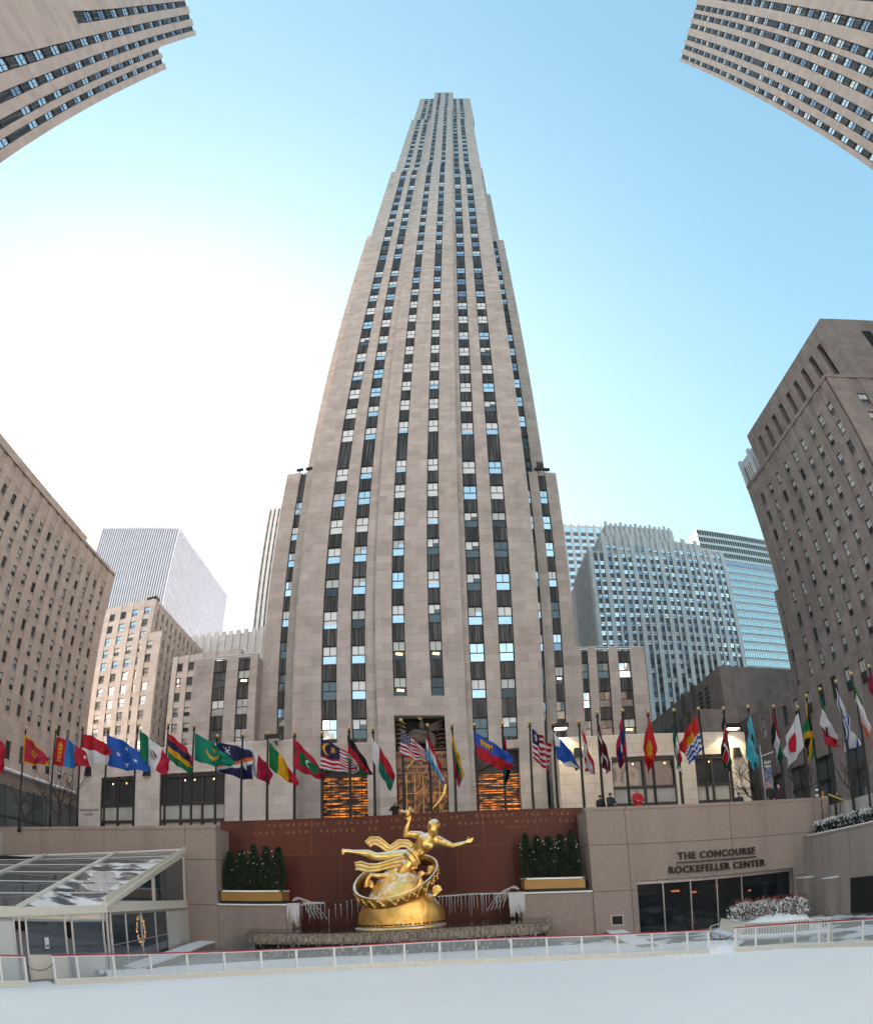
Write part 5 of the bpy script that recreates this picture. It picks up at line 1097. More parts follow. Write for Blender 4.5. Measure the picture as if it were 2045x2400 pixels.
def d_mongolia(u, v):
    if .1 < u < .24 and .18 < v < .82 and math.sin(v*45)+math.sin(u*70) > -.5: return YL
    return (.03, .22, .55) if 1/3 < u < 2/3 else RD
def d_micronesia(u, v):
    f = lambda a, c: (.02, .13, .55)
    for cu, cv in ((.5, .78), (.5, .22), (.28, .5), (.72, .5)): f = star(f, cu, cv, .1, WH)
    return f(u, v)
def d_marshall(u, v):
    f = lambda a, c: NV
    lo, hi = u*.55+.02, u*.55+.2+.08*u; md = (lo+hi)/2
    if lo < v < md: return WH
    if md <= v < hi: return OR
    return star(f, .28, .76, .2, WH, n=12, inner=.2)(u, v)
def d_malta(u, v):
    if u < .5: return (.3, .35, .45) if (abs(u-.2) < .05 and .6 < v < .9) or (abs(v-.76) < .06 and .1 < u < .32) else WH
    return (.42, .01, .05)
def d_maldives(u, v): return crescent(lambda a, c: (.0, .16, .06) if .22 < a < .78 and .25 < c < .75 else (.45, .01, .04), .52, .5, .16, WH)(u, v)
def d_malaysia(u, v):
    f = d_stripes(14, NV, .5, .55); return star(crescent(f, .17, .73, .2, YL), .33, .73, .16, YL, n=12, inner=.45)(u, v)
def d_madagascar(u, v): return WH if u < .33 else (RD if v > .5 else (.0, .2, .14))
def d_liecht(u, v):
    if .12 < u < .45 and .6 < v < .85: return YL if not (math.sin(u*80) > .6 and v < .78) else BK
    return (.03, .1, .5) if v > .5 else RD
def d_libya(u, v): return star(crescent(lambda a, c: RD if c > .75 else (BK if c > .25 else (.0, .12, .06)), .48, .5, .12, WH), .6, .5, .06, WH)(u, v)
def d_liberia(u, v): return star(d_stripes(11, NV, .42, .46), .21, .77, .17, WH)(u, v)
def d_lesotho(u, v):
    s = v-u*.9
    return WH if s > .45 and u < .25 else ((.01, .1, .45) if s > -.25 else (WH if s > -.55 else (.02, .18, .08)))
def d_lebanon(u, v):
    if .28 < v < .72: return (.62, .5, .56) if abs(u-.45) < .12 and abs(v-.5) < .16 else WH
    return (.6, .02, .03)
def d_laos(u, v): return disc(lambda a, c: (.02, .04, .25) if .25 < c < .75 else RD, .5, .5, .2, WH)(u, v)
def d_kyrgyz(u, v): return star(lambda a, c: (.55, .015, .02), .5, .5, .3, YL, n=24, inner=.6)(u, v)
def d_kuwait(u, v):
    if u < .25 and u < v*1.0 and u < (1-v)*1.0+.0: return BK
    return hb((.0, .14, .07), WH, RD)(u, v)
def d_kiribati(u, v):
    if v > .5:
        return star(lambda a, c: (.55, .02, .02), .5, .5, .3, YL, n=20, inner=.7)(u, v)
    w = v+.035*math.sin(u*30); k = int(w/.085)
    return (.01, .12, .45) if k % 2 == 0 else WH
def d_kenya(u, v):
    if abs(u-.5) < .08 and abs(v-.5) < .36: return (.5, .02, .02) if abs(u-.5) < .05 else WH
    return BK if v > .7 else WH if v > .66 else RD if v > .34 else WH if v > .3 else (.0, .14, .06)
def d_kazakh(u, v): return disc(star(lambda a, c: (.08, .5, .62), .5, .52, .27, YL, n=20, inner=.75), .5, .52, .16, YL)(u, v) if u > .08 else ((.08, .5, .62) if math.sin(v*60) < .5 else YL)
def d_jordan(u, v): return (.5, .01, .03) if u < .42 and abs(v-.5) < .5-u*1.15 else hb(BK, WH, (.0, .14, .07))(u, v)
def d_japan(u, v): return disc(lambda a, c: WH, .5, .5, .28, (.6, .01, .04))(u, v)
def d_jamaica(u, v):
    a, c = abs(v-u), abs(v-(1-u))
    if min(a, c) < .1: return YL
    return (.0, .18, .07) if (v > u) == (v > 1-u) else BK
def d_israel(u, v):
    if .1 < v < .24 or .76 < v < .9: return (.01, .09, .42)
    x, y = (u-.5)*1.5, v-.5
    for s in (1, -1):
        q = max(-s*y, (s*y)*.5+abs(x)*.866)
        if .085 < q < .125: return (.01, .09, .42)
    return WH
def d_maurt(u, v): return star(crescent(lambda a, c: (.0, .26, .17), .5, .55, .27, YL, 0, .42, .9), .5, .72, .1, YL)(u, v)
def d_mexico(u, v): return (.15, .07, .04) if ((u-.5)*1.6)**2+(v-.5)**2 < .035 and math.sin(u*50+v*30) > -.4 else vb((.0, .2, .1), WH, (.55, .015, .06))(u, v)
BLd = hb((.01, .01, .02), RD, (.0, .15, .06))
FL = [  # ball px, base px, corners (hoist top, hoist bottom, fly top, fly bottom), design, words
 (fa(-15, 205), fa(-50, 1040), [fa(-20, 240), fa(-45, 490), fa(60, 430), fa(15, 575)], lambda u, v: (.5, .01, .04), 'plain red flag cut by the left edge of the view'),
 (fa(218, 200), fa(160, 1035), [fa(200, 250), fa(190, 485), fa(405, 470), fa(385, 497)], d_montenegro, 'red flag with a golden border and eagle'),
 (fa(468, 203), fa(400, 1030), [fa(470, 275), fa(440, 500), fa(712, 410), fa(730, 515)], d_mongolia, 'red and blue striped flag with a golden hoist emblem'),
 (fa(690, 183), fa(637, 1025), [fa(690, 245), fa(670, 480), fa(940, 390), fa(905, 487)], hb(RD, WH), 'flag with red upper and white lower half'),
 (fa(903, 203), fa(870, 1015), [fa(885, 255), fa(885, 505), fa(1243, 480), fa(1225, 550)], d_micronesia, 'bright blue flag with white stars'),
 (fa(1145, 178), fa(1108, 1010), [fa(1155, 220), fa(1162, 445), fa(1422, 480), fa(1372, 588)], d_mexico, 'green white and red flag with a brown eagle emblem'),
 (fa(1397, 165), fa(1345, 990), [fa(1395, 245), fa(1392, 450), fa(1612, 455), fa(1600, 583)], hb(RD, NV, YL, (.0, .2, .08)), 'flag with red, blue, yellow and green bands'),
 (fa(1610, 182), fa(1578, 1010), [fa(1615, 240), fa(1610, 465), fb(355, 490), fb(300, 515)], d_maurt, 'teal green flag with a yellow crescent'),
 (fb(210, 265), fb(185, 940), [fb(215, 325), fb(205, 545), fb(508, 410), fb(513, 632)], d_marshall, 'dark blue flag with orange and white rays'),
 (fb(420, 253), fb(400, 940), [fb(425, 312), fb(430, 530), fb(675, 570), fb(655, 670)], d_malta, 'white and deep red flag with a small cross'),
 (fb(630, 243), fb(625, 930), [fb(640, 315), fb(637, 520), fb(880, 648), fb(876, 684)], vb((.0, .18, .05), YL, (.55, .01, .03)), 'green yellow and red vertical tricolour'),
 (fb(851, 237), fb(850, 925), [fb(835, 280), fb(835, 522), fb(1102, 585), fb(1092, 628)], d_maldives, 'red flag with a green centre panel'),
 (fb(1075, 240), fb(1075, 915), [fb(1065, 290), fb(1065, 530), fb(1382, 475), fb(1385, 565)], d_malaysia, 'red and white striped flag with yellow crescent and sun on blue'),
 (fb(1300, 198), fb(1297, 910), [fb(1285, 250), fb(1292, 470), fb(1497, 575), fb(1440, 608)], BLd, 'black red and green banded flag'),
 (fb(1497, 205), fb(1515, 905), [fb(1485, 270), fb(1495, 460), fb(1682, 585), fb(1640, 715)], d_madagascar, 'white, red and green flag with a white hoist bar'),
 (fc(138, 133), fc(143, 865), [fc(140, 212), fc(128, 410), fc(345, 395), fc(352, 490)], d_usa, 'striped flag with many white stars on a dark blue canton'),
 (fc(358, 175), fc(365, 880), [fc(342, 215), fc(350, 430), fc(512, 640), fc(490, 665)], hb(RD, WH, (.06, .33, .62)), 'red white and light blue banded flag'),
 (fc(560, 175), fc(580, 880), [fc(555, 235), fc(568, 490), fc(662, 580), fc(615, 697)], hb(YL, (.0, .16, .12), (.42, .01, .03)), 'yellow green and red banded flag'),
 (fc(745, 172), fc(792, 865), [fc(745, 235), fc(775, 448), fc(1078, 460), fc(1040, 555)], d_liecht, 'blue over red flag with a golden crown'),
 (fc(977, 162), fc(1010, 860), [fc(965, 215), fc(985, 440), fc(1060, 505), fc(1002, 690)], d_libya, 'limp red black and green flag with a small crescent'),
 (fc(1203, 155), fc(1235, 855), [fc(1220, 205), fc(1235, 450), fc(1378, 350), fc(1360, 560)], d_liberia, 'striped flag with one large white star on blue'),
 (fc(1400, 160), fc(1442, 845), [fc(1400, 230), fc(1428, 450), fc(1628, 522), fc(1598, 550)], d_lesotho, 'diagonal white blue and green flag'),
 (fc(1611, 147), fc(1662, 838), [fc(1635, 200), fc(1655, 430), fc(1752, 580), fc(1672, 570)], d_lebanon, 'red and white flag with a faded tree emblem'),
 (fd(215, 308), fd(280, 1265), [fd(215, 380), fd(240, 670), fd(367, 905), fd(300, 945)], lambda u, v: WH if .42 < v < .58 else MR, 'dark maroon flag with a thin white stripe'),
 (fd(475, 288), fd(548, 1250), [fd(468, 350), fd(510, 660), fd(400, 790), fd(470, 905)], d_laos, 'red and dark blue banded flag'),
 (fd(740, 300), fd(828, 1240), [fd(750, 345), fd(840, 690), fd(678, 800), fd(745, 945)], d_kyrgyz, 'bright red flag with a yellow sun'),
 (fd(1007, 285), fd(1100, 1235), [fd(995, 360), fd(1058, 610), fd(1022, 890), fd(1095, 962)], d_kuwait, 'narrow hanging green white and red flag'),
 (fd(1260, 268), fd(1365, 1215), [fd(1245, 335), fd(1303, 680), fd(1060, 640), fd(1150, 860)], d_kiribati, 'red flag with a yellow sun over blue and white waves'),
 (fd(1518, 265), fd(1640, 1215), [fd(1515, 330), fd(1572, 600), fd(1500, 890), fd(1602, 942)], d_kenya, 'hanging black red and green flag with white edges'),
 (fe(262, 535), fe(400, 1630), [fe(280, 600), fe(335, 830), fe(243, 1160), fe(385, 1300)], d_kazakh, 'sky blue flag with a golden sun'),
 (fe(563, 533), fe(715, 1615), [fe(548, 590), fe(645, 900), fe(548, 1080), fe(670, 1287)], d_jordan, 'hanging black white and green flag with a red wedge'),
 (fe(850, 543), fe(1000, 1500), [fe(855, 610), fe(925, 1000), fe(668, 1060), fe(720, 1272)], d_japan, 'white flag with a red disc'),
 (fe(952, 405), fe(1160, 1880), [fe(955, 480), fe(1040, 870), fe(922, 930), fe(1010, 1205)], d_jamaica, 'black and green flag with a yellow cross'),
 (fe(1110, 328), fe(1350, 1830), [fe(1115, 400), fe(1205, 680), fe(1150, 1000), fe(1375, 1030)], vb((.0, .2, .08), WH, (.5, .01, .03)), 'green white and red vertical tricolour'),
 (fe(1300, 238), fe(1560, 1810), [fe(1290, 300), fe(1385, 500), fe(1440, 1060), fe(1578, 1000)], d_israel, 'white flag with blue stripes and a six pointed star'),
 (fe(1480, 145), fe(1744, 1600), [fe(1485, 215), fe(1610, 470), fe(1620, 850), fe(1744, 1010)], vb((.0, .22, .08), WH, OR), 'green white and orange vertical tricolour'),
 (fe(1693, 55), fe(1990, 1500), [fe(1695, 130), fe(1760, 400), fe(1722, 250), fe(1790, 480)], lambda u, v: (.35, .01, .06), 'plain dark red flag cut by the right edge of the view'),
]
m, t, bs = newmat('flag_cloth'); pset(bs, Roughness=.7); at_ = t.nodes.new('ShaderNodeVertexColor'); at_.layer_name = 'col'; t.links.new(at_.outputs[0], bs.inputs['Base Color'])
tr_ = t.nodes.new('ShaderNodeBsdfTranslucent'); t.links.new(at_.outputs[0], tr_.inputs[0]); ms_ = t.nodes.new('ShaderNodeMixShader'); ms_.inputs[0].default_value = .42
t.links.new(bs.outputs[0], ms_.inputs[1]); t.links.new(tr_.outputs[0], ms_.inputs[2]); t.links.new(ms_.outputs[0], t.nodes['Material Output'].inputs[0]); M['flag'] = m
def smooth01(x): return x*x*(3-2*x)
random.seed(31)
ZS = 6.8
for i, (ball, base, cor, des, words) in enumerate(FL):
    if 8 <= i <= 22: T_ = at(*ball, Y=40.6)
    elif i > 22 and i < 32: T_ = at(*ball, Y=38.3)
    else: T_ = at(*ball, Z=14.2)
    X, Y, ZT = T_.x, T_.y, T_.z
    fp = thing('flagpole', 'dark flagpole carrying the %s' % words.replace(' cut by the left edge of the view', ' at the left edge').replace(' cut by the right edge of the view', ' at the right edge'), 'flagpole', (X, Y, ZS), 'flagpoles round the rink')
    z0 = ZS if i < 32 else 5.0
    MB().tube([(X, Y, z0), (X, Y, z0+1.2), (X, Y, ZT-.25)], [.115, .1, .065], 10).build('pole', 'black', fp, True)
    MB().tube([(X, Y, z0-.02), (X, Y, z0+.35)], [.2, .15], 10).build('pole_foot', 'black', fp, True)
    MB().ball((X, Y, ZT), .135, 12).build('finial_ball', 'gilt', fp, True)
    b = MB(); b.tube([(X, Y, ZT-.3), (X, Y, ZT-.12)], [.1, .07], 8); b.bar((X-.16, Y, ZT-.3), (X+.1, Y, ZT-.3), .05); b.build('truck_pulley', 'black', fp)
    A, B, C, D = [at(*p, Y=Y-.1) for p in cor]
    nu, nv = 46, 30; vs = []; Lh = (A-B).length; Lf = ((C+D)/2-(A+B)/2).length
    ph = random.uniform(0, 6); nw = random.uniform(1.3, 2.2); tilt = random.uniform(-.25, .5)*(2.2-min(2.2, Lf))
    for a in range(nu+1):
        u = a/nu
        for c in range(nv+1):
            v = c/nv
            p = (A*(1-u)+C*u)*v+(B*(1-u)+D*u)*(1-v)
            sag = -.10*Lf*math.sin(PI*u)*(1-v)*.4+.07*Lf*math.sin(PI*u)*v
            fold = u**.7*(.24*math.sin(2*PI*(nw*u)+ph+2.2*v)+.07*math.sin(2*PI*(3.1*u-1.4*v)+ph*2))
            pl = .045*u**.5*math.sin(2*PI*(2.3*u+.9*v)+ph)
            vs.append(p+Vector((pl*.6, fold*1.3-tilt*u, sag+pl)))
    fs = []; cols = []
    for a in range(nu):
        for c in range(nv):
            fs.append((a*(nv+1)+c, (a+1)*(nv+1)+c, (a+1)*(nv+1)+c+1, a*(nv+1)+c+1)); cols.append(des((a+.5)/nu, (c+.5)/nv))
    me = bpy.data.meshes.new('flag'); me.from_pydata([tuple(v) for v in vs], [], fs); me.materials.append(M['flag'])
    ca = me.color_attributes.new('col', 'FLOAT_COLOR', 'CORNER'); ar = np.repeat(np.array([c4(c) for c in cols], dtype='f'), 4, axis=0); ca.data.foreach_set('color', ar.ravel())
    me.polygons.foreach_set('use_smooth', [True]*len(fs)); me.update()
    fg = bpy.data.objects.new('flag', me); COL.objects.link(fg); sm = fg.modifiers.new('thick', 'SOLIDIFY'); sm.thickness = .008
    tag(fg, words+(' on its pole' if 'cut by' not in words else ''), 'flag', 'flags round the rink')

# ================================================================ figures (one continuous remeshed body each)
def blob(mb, mat, name, parent, voxel, it=4, extra=None):
    o = mb.build(name, mat, parent, True); r = o.modifiers.new('skin', 'REMESH'); r.mode = 'VOXEL'; r.voxel_size = voxel; r.use_smooth_shade = True
    s = o.modifiers.new('soft', 'SMOOTH'); s.factor = .5; s.iterations = it
    return o
def limb(mb, pts, rs, n=10):
    mb.tube(pts, rs, n)
    for p, r in zip(pts, rs): mb.ball(p, r, 10)
def hand(mb, w, d, palm, s=1.0, spread=.5, curl=.2):
    """palm and five fingers leaving the wrist w in direction d, palm normal 'palm'"""
    d = Vector(d).normalized(); n = Vector(palm); n = (n-d*n.dot(d)).normalized(); sd_ = d.cross(n); w = Vector(w)
    for q in (-.03, -.01, .012, .032): limb(mb, [w+sd_*q*s*.6, w+d*.085*s+sd_*q*s], [.02*s, .017*s], 6)
    for k, (q, L_) in enumerate(((-.034, .062), (-.012, .078), (.012, .074), (.034, .058))):
        a = w+d*.09*s+sd_*q*s; dd = (d+sd_*q*spread*12*.5).normalized(); m_ = a+dd*L_*.5*s; e_ = m_+(dd+n*curl).normalized()*L_*.55*s
        limb(mb, [a, m_, e_], [.0105*s, .0095*s, .0075*s], 6)
    a = w+d*.02*s-sd_*.03*s; limb(mb, [a, a+(d*.5-sd_*.8+n*.3).normalized()*.05*s, a+(d*.8-sd_*.7+n*.3).normalized()*.085*s], [.015*s, .012*s, .009*s], 6)
st = thing('golden_statue', 'gilded flying figure reclining over a tilted ring on a golden rock, dusted with snow', 'statue', (-2.65, 33, 1.3))
cs = lambda x, y, dy=0: at(760+x*.2265, 1850+y*.2265, Y=33+dy)
b = MB()
# torso leaning to the upper right, front turned to the rink
limb(b, [cs(880, 715), cs(925, 690), cs(965, 645, -.05), cs(1010, 590, -.12), cs(1060, 545, -.16)], [.43, .43, .37, .44, .5], 14)
for p, r in ((cs(1035, 575, -.42), .24), (cs(1100, 585, -.4), .22), (cs(985, 640, -.33), .18), (cs(1005, 660, -.3), .17), (cs(950, 690, -.33), .2)): b.ball(p, r, 10)
limb(b, [cs(1000, 500, -.05), cs(1070, 510, -.1), cs(1150, 530, -.1), cs(1205, 545, -.05)], [.27, .33, .33, .26], 12)
limb(b, [cs(1110, 530, -.1), cs(1118, 480, -.2)], [.2, .17], 10)                                   # neck
b.ball(cs(1130, 405, -.32), .36, 14, sc=(.88, .95, 1.22)); b.ball(cs(1118, 450, -.46), .2, 10, sc=(.9, 1, 1.25)); b.ball(cs(1115, 482, -.5), .09, 8)
b.tube([cs(1119, 425, -.66), cs(1115, 452, -.74)], [.03, .055], 6); b.ball(cs(1116, 467, -.66), .07, 6, sc=(1.3, 1, .5)); b.tube([cs(1092, 418, -.62), cs(1145, 418, -.6)], .035, 6)
b.ball(cs(1078, 430, -.25), .075, 6, sc=(.5, 1, 1.3)); b.ball(cs(1180, 430, -.2), .075, 6, sc=(.5, 1, 1.3))
# raised arm with bent elbow, flame in the hand
limb(b, [cs(990, 480, 0), cs(935, 468, .05), cs(880, 462, .05), cs(836, 470, 0)], [.25, .2, .17, .15], 12)
limb(b, [cs(836, 470, 0), cs(845, 420, -.05), cs(862, 370, -.1), cs(876, 330, -.1)], [.155, .165, .12, .085], 12)
hand(b, cs(876, 325, -.1), (0, 0, 1), (0, -1, 0), 2.7, .7, .6)
# stretched arm, palm outward
limb(b, [cs(1205, 540, -.05), cs(1260, 560, -.1), cs(1330, 588, -.15)], [.23, .19, .14], 12)
limb(b, [cs(1330, 588, -.15), cs(1390, 575, -.2), cs(1470, 545, -.25)], [.15, .145, .085], 12)
hand(b, cs(1472, 545, -.25), cs(1570, 508, -.25)-cs(1472, 545, -.25), (0, -1, .1), 2.7, .8, .1)
# upper leg stretched back, lower leg bent
limb(b, [cs(880, 700, 0), cs(780, 690, .0), cs(650, 700, 0), cs(535, 700, 0)], [.4, .35, .29, .22], 14)
limb(b, [cs(535, 700, 0), cs(450, 668, 0), cs(360, 655, .0), cs(265, 645, 0)], [.22, .23, .16, .1], 12)
limb(b, [cs(268, 645, 0), cs(225, 640, -.05), cs(192, 645, -.1)], [.13, .12, .1], 8)
for k in range(5): limb(b, [cs(200, 622+k*12, -.1-.03*k), cs(182, 624+k*13, -.14-.03*k)], [.055-.005*k, .045-.004*k], 6)
limb(b, [cs(885, 760, -.2), cs(850, 800, -.3), cs(800, 860, -.35), cs(742, 915, -.35)], [.36, .34, .28, .2], 14)
limb(b, [cs(742, 915, -.35), cs(660, 895, -.3), cs(570, 900, -.25), cs(480, 888, -.2)], [.2, .2, .15, .1], 12)
limb(b, [cs(480, 888, -.2), cs(445, 930, -.2), cs(425, 985, -.25)], [.12, .12, .09], 8)
for k in range(4): limb(b, [cs(418+k*10, 985, -.25), cs(410+k*10, 1010, -.28)], [.05, .04], 6)
blob(b, 'gold', 'body', st, .038, 3)
# hair: short curls
b = MB(); hc = cs(1132, 392, -.3); b.ball(hc, .36, 14, sc=(.95, 1, 1.15)); random.seed(6)
for k in range(150):
    a, e_ = random.uniform(0, 2*PI), random.uniform(-.1, 1.45); d = Vector((math.cos(a)*math.cos(e_)*.95, math.sin(a)*math.cos(e_), math.sin(e_)*1.15))
    if d.y < -.5 and d.z < .25: continue
    b.ball(hc+d*.355, random.uniform(.035, .06), 6)
blob(b, 'gold', 'hair', st, .03, 1)
# flame
b = MB(); fcn = cs(862, 250, -.2); random.seed(8); b.ball(fcn, .17, 10, sc=(1, 1, 1.2))
for k in range(22):
    a = random.uniform(0, 2*PI); e_ = random.uniform(.1, 1.2); p = fcn+Vector((math.cos(a)*.13, math.sin(a)*.13, .05)); d = Vector((math.cos(a)*math.cos(e_)-.5, math.sin(a)*.5, math.sin(e_))).normalized(); L_ = random.uniform(.2, .36)
    q = p+d*L_*.5+Vector((.04*math.sin(k), 0, 0)); b.tube([p, q, p+d*L_+Vector((-.05, 0, .04))], [.055, .04, .008], 6)
b.build('flame', 'gold', st, True)
# drapery: fluttering bands made of parallel folds
def drape(name, pts, w, n, r, dy=.0):
    b = MB(); pts = [Vector(p) for p in pts]
    for k in range(n):
        q = (k/(n-1)-.5); P = []
        for i, p in enumerate(pts):
            t = (pts[min(i+1, len(pts)-1)]-pts[max(i-1, 0)]).normalized(); up = Vector((0, 1, 0)).cross(t).normalized()
            ww = w[i] if hasattr(w, '__len__') else w
            P.append(p+up*q*ww+Vector((0, -.05+.1*(k % 2)+dy*q, 0)))
        b.tube(P, [r*(1.1 if k % 2 else .8)]*len(P), 8)
    return blob(b, 'gold', name, st, .035, 2)
drape('drapery', [cs(905, 600, .1), cs(850, 560, .15), cs(775, 560, .2), cs(715, 605, .2), cs(665, 620, .2), cs(610, 575, .2), cs(550, 535, .2), cs(490, 535, .2), cs(445, 575, .2)], [.3, .35, .38, .36, .32, .34, .4, .42, .36], 5, .075)
drape('drapery', [cs(960, 760, -.35), cs(900, 770, -.4), cs(820, 745, -.35), cs(720, 765, -.3), cs(620, 790, -.25), cs(540, 812, -.2), cs(450, 815, -.2), cs(370, 790, -.2), cs(315, 800, -.2)], [.5, .55, .42, .36, .32, .34, .38, .4, .34], 5, .08)
drape('waist_cloth', [cs(850, 650, -.35), cs(890, 690, -.48), cs(930, 745, -.48), cs(965, 790, -.35)], [.32, .42, .42, .3], 4, .11)
# ring: broad tilted band
cR = cs(748, 925, .0); Rr = 2.24; e1 = Vector((.985, 0, .17)); e2 = Vector((0, .875, .485)); e3 = e1.cross(e2).normalized()
b = MB(); n = 72; k0 = len(b.v)
for i in range(n):
    a = 2*PI*i/n; c_, s_ = math.cos(a), math.sin(a); d = e1*c_+e2*s_
    for (dr, dz) in ((0, .2), (0, -.4), (-.13, -.4), (-.13, .2), (-.05, .25)): b.v.append(tuple(cR+d*(Rr+dr+.1*(dz < 0)*-1)+e3*dz))
for i in range(n):
    for j in range(5): b.f.append((i*5+j, i*5+(j+1) % 5, ((i+1) % n)*5+(j+1) % 5, ((i+1) % n)*5+j)); b.m.append(0)
rg = b.build('ring_band', 'gold', st, True); b = MB(); random.seed(12)
for i in range(120):      # plain abstract relief of knobs and scrolls
    a = 2*PI*i/120; d = e1*math.cos(a)+e2*math.sin(a); p = cR+d*(Rr-.03)+e3*(-.1+.18*math.sin(i*1.3)); q = cR+(e1*math.cos(a+.05)+e2*math.sin(a+.05))*(Rr-.03)+e3*(-.1+.18*math.sin(i*1.3+1.4)); b.tube([p, q], [.055, .035], 5); b.ball(p, random.uniform(.05, .085), 6)
b.build('ring_relief', 'gold', rg, True)
for (x, y, dy, r) in ((1100, 830, .9, .2), (1160, 1045, -1.0, .24), (470, 980, .3, .16), (1000, 880, .6, .15)):
    b = MB(); c0 = cs(x, y, dy)
    for k in range(22): t_ = k/21*4.2*PI; rr = r*(1-k/25); p = c0+Vector((math.cos(t_)*rr, 0, math.sin(t_)*rr)); b.ball(p, .075, 6)
    b.tube([c0+Vector((0, 0, -r)), c0+Vector((-.35 if x > 700 else .3, .1, -r-.05)), c0+Vector((-.7 if x > 700 else .5, .2, -.1))], [.1, .12, .07], 8); blob(b, 'gold', 'scroll', st, .04, 2)
# rock
b = MB(); prof = [(1400, 340, 1245), (1330, 345, 1243), (1270, 352, 1235), (1200, 385, 1185), (1150, 410, 1150), (1080, 455, 1100), (1010, 500, 1060), (940, 545, 1005), (880, 590, 955), (830, 640, 925), (780, 700, 905), (745, 760, 880)]
n = 30; random.seed(14); ns = [random.uniform(-1, 1) for _ in range(n)]
for (y, xl, xr) in prof:
    a_, c_ = cs(xl, y), cs(xr, y); cc = (a_+c_)/2; rx = (c_.x-a_.x)/2
    for i in range(n):
        t_ = 2*PI*i/n; f = 1+(.07*math.sin(3*t_+y*.012)+.07*ns[i]*math.sin(y*.03+i))*(1 if 1300 > y > 760 else 0)*abs(math.sin(t_)); b.v.append((cc.x+rx*math.cos(t_)*f, 33+.1+min(rx, 1.9)*.8*math.sin(t_)*f, cc.z))
for j in range(len(prof)-1):
    for i in range(n): b.f.append((j*n+i, j*n+(i+1) % n, (j+1)*n+(i+1) % n, (j+1)*n+i)); b.m.append(0)
b.f.append(tuple((len(prof)-1)*n+i for i in range(n))); b.m.append(0)
b.build('rock', 'gold_rock', st, True)
b = MB(); b.raw([cs(905, 1100, -1.2), cs(1000, 915, -.9), cs(1055, 1000, -.8), cs(1000, 1120, -1.1), cs(1010, 930, -.2)], [(0, 3, 1), (3, 2, 1), (1, 2, 4), (0, 1, 4)]); b.build('rock_spur', 'gold_rock', st)
b = MB(); b.tube([(-2.66+2.27*math.cos(PI+PI*k/30), 33.1+1.5*math.sin(PI+PI*k/30), 1.5) for k in range(31)], .03, 4)
for i in range(30):
    t_ = PI+PI*(i+.5)/30; p = Vector((-2.66+2.32*math.cos(t_), 33.1+1.56*math.sin(t_), 1.5)); nrm = Vector((math.cos(t_)*1.56, math.sin(t_)*2.32, 0)).normalized(); b.bar(p-nrm*.02, p+nrm*.03, .06, .08)
b.build('spout_holes', 'dark', st)
o_ = MB(); o_.tube([(-2.66, 33.1, 1.2), (-2.66, 33.1, 1.36)], [2.36, 2.36], 48); o_.v = [(x, 33.1+(y-33.1)*.68, z) for x, y, z in o_.v]; o_.build('plinth_ring', 'gold', st, True)

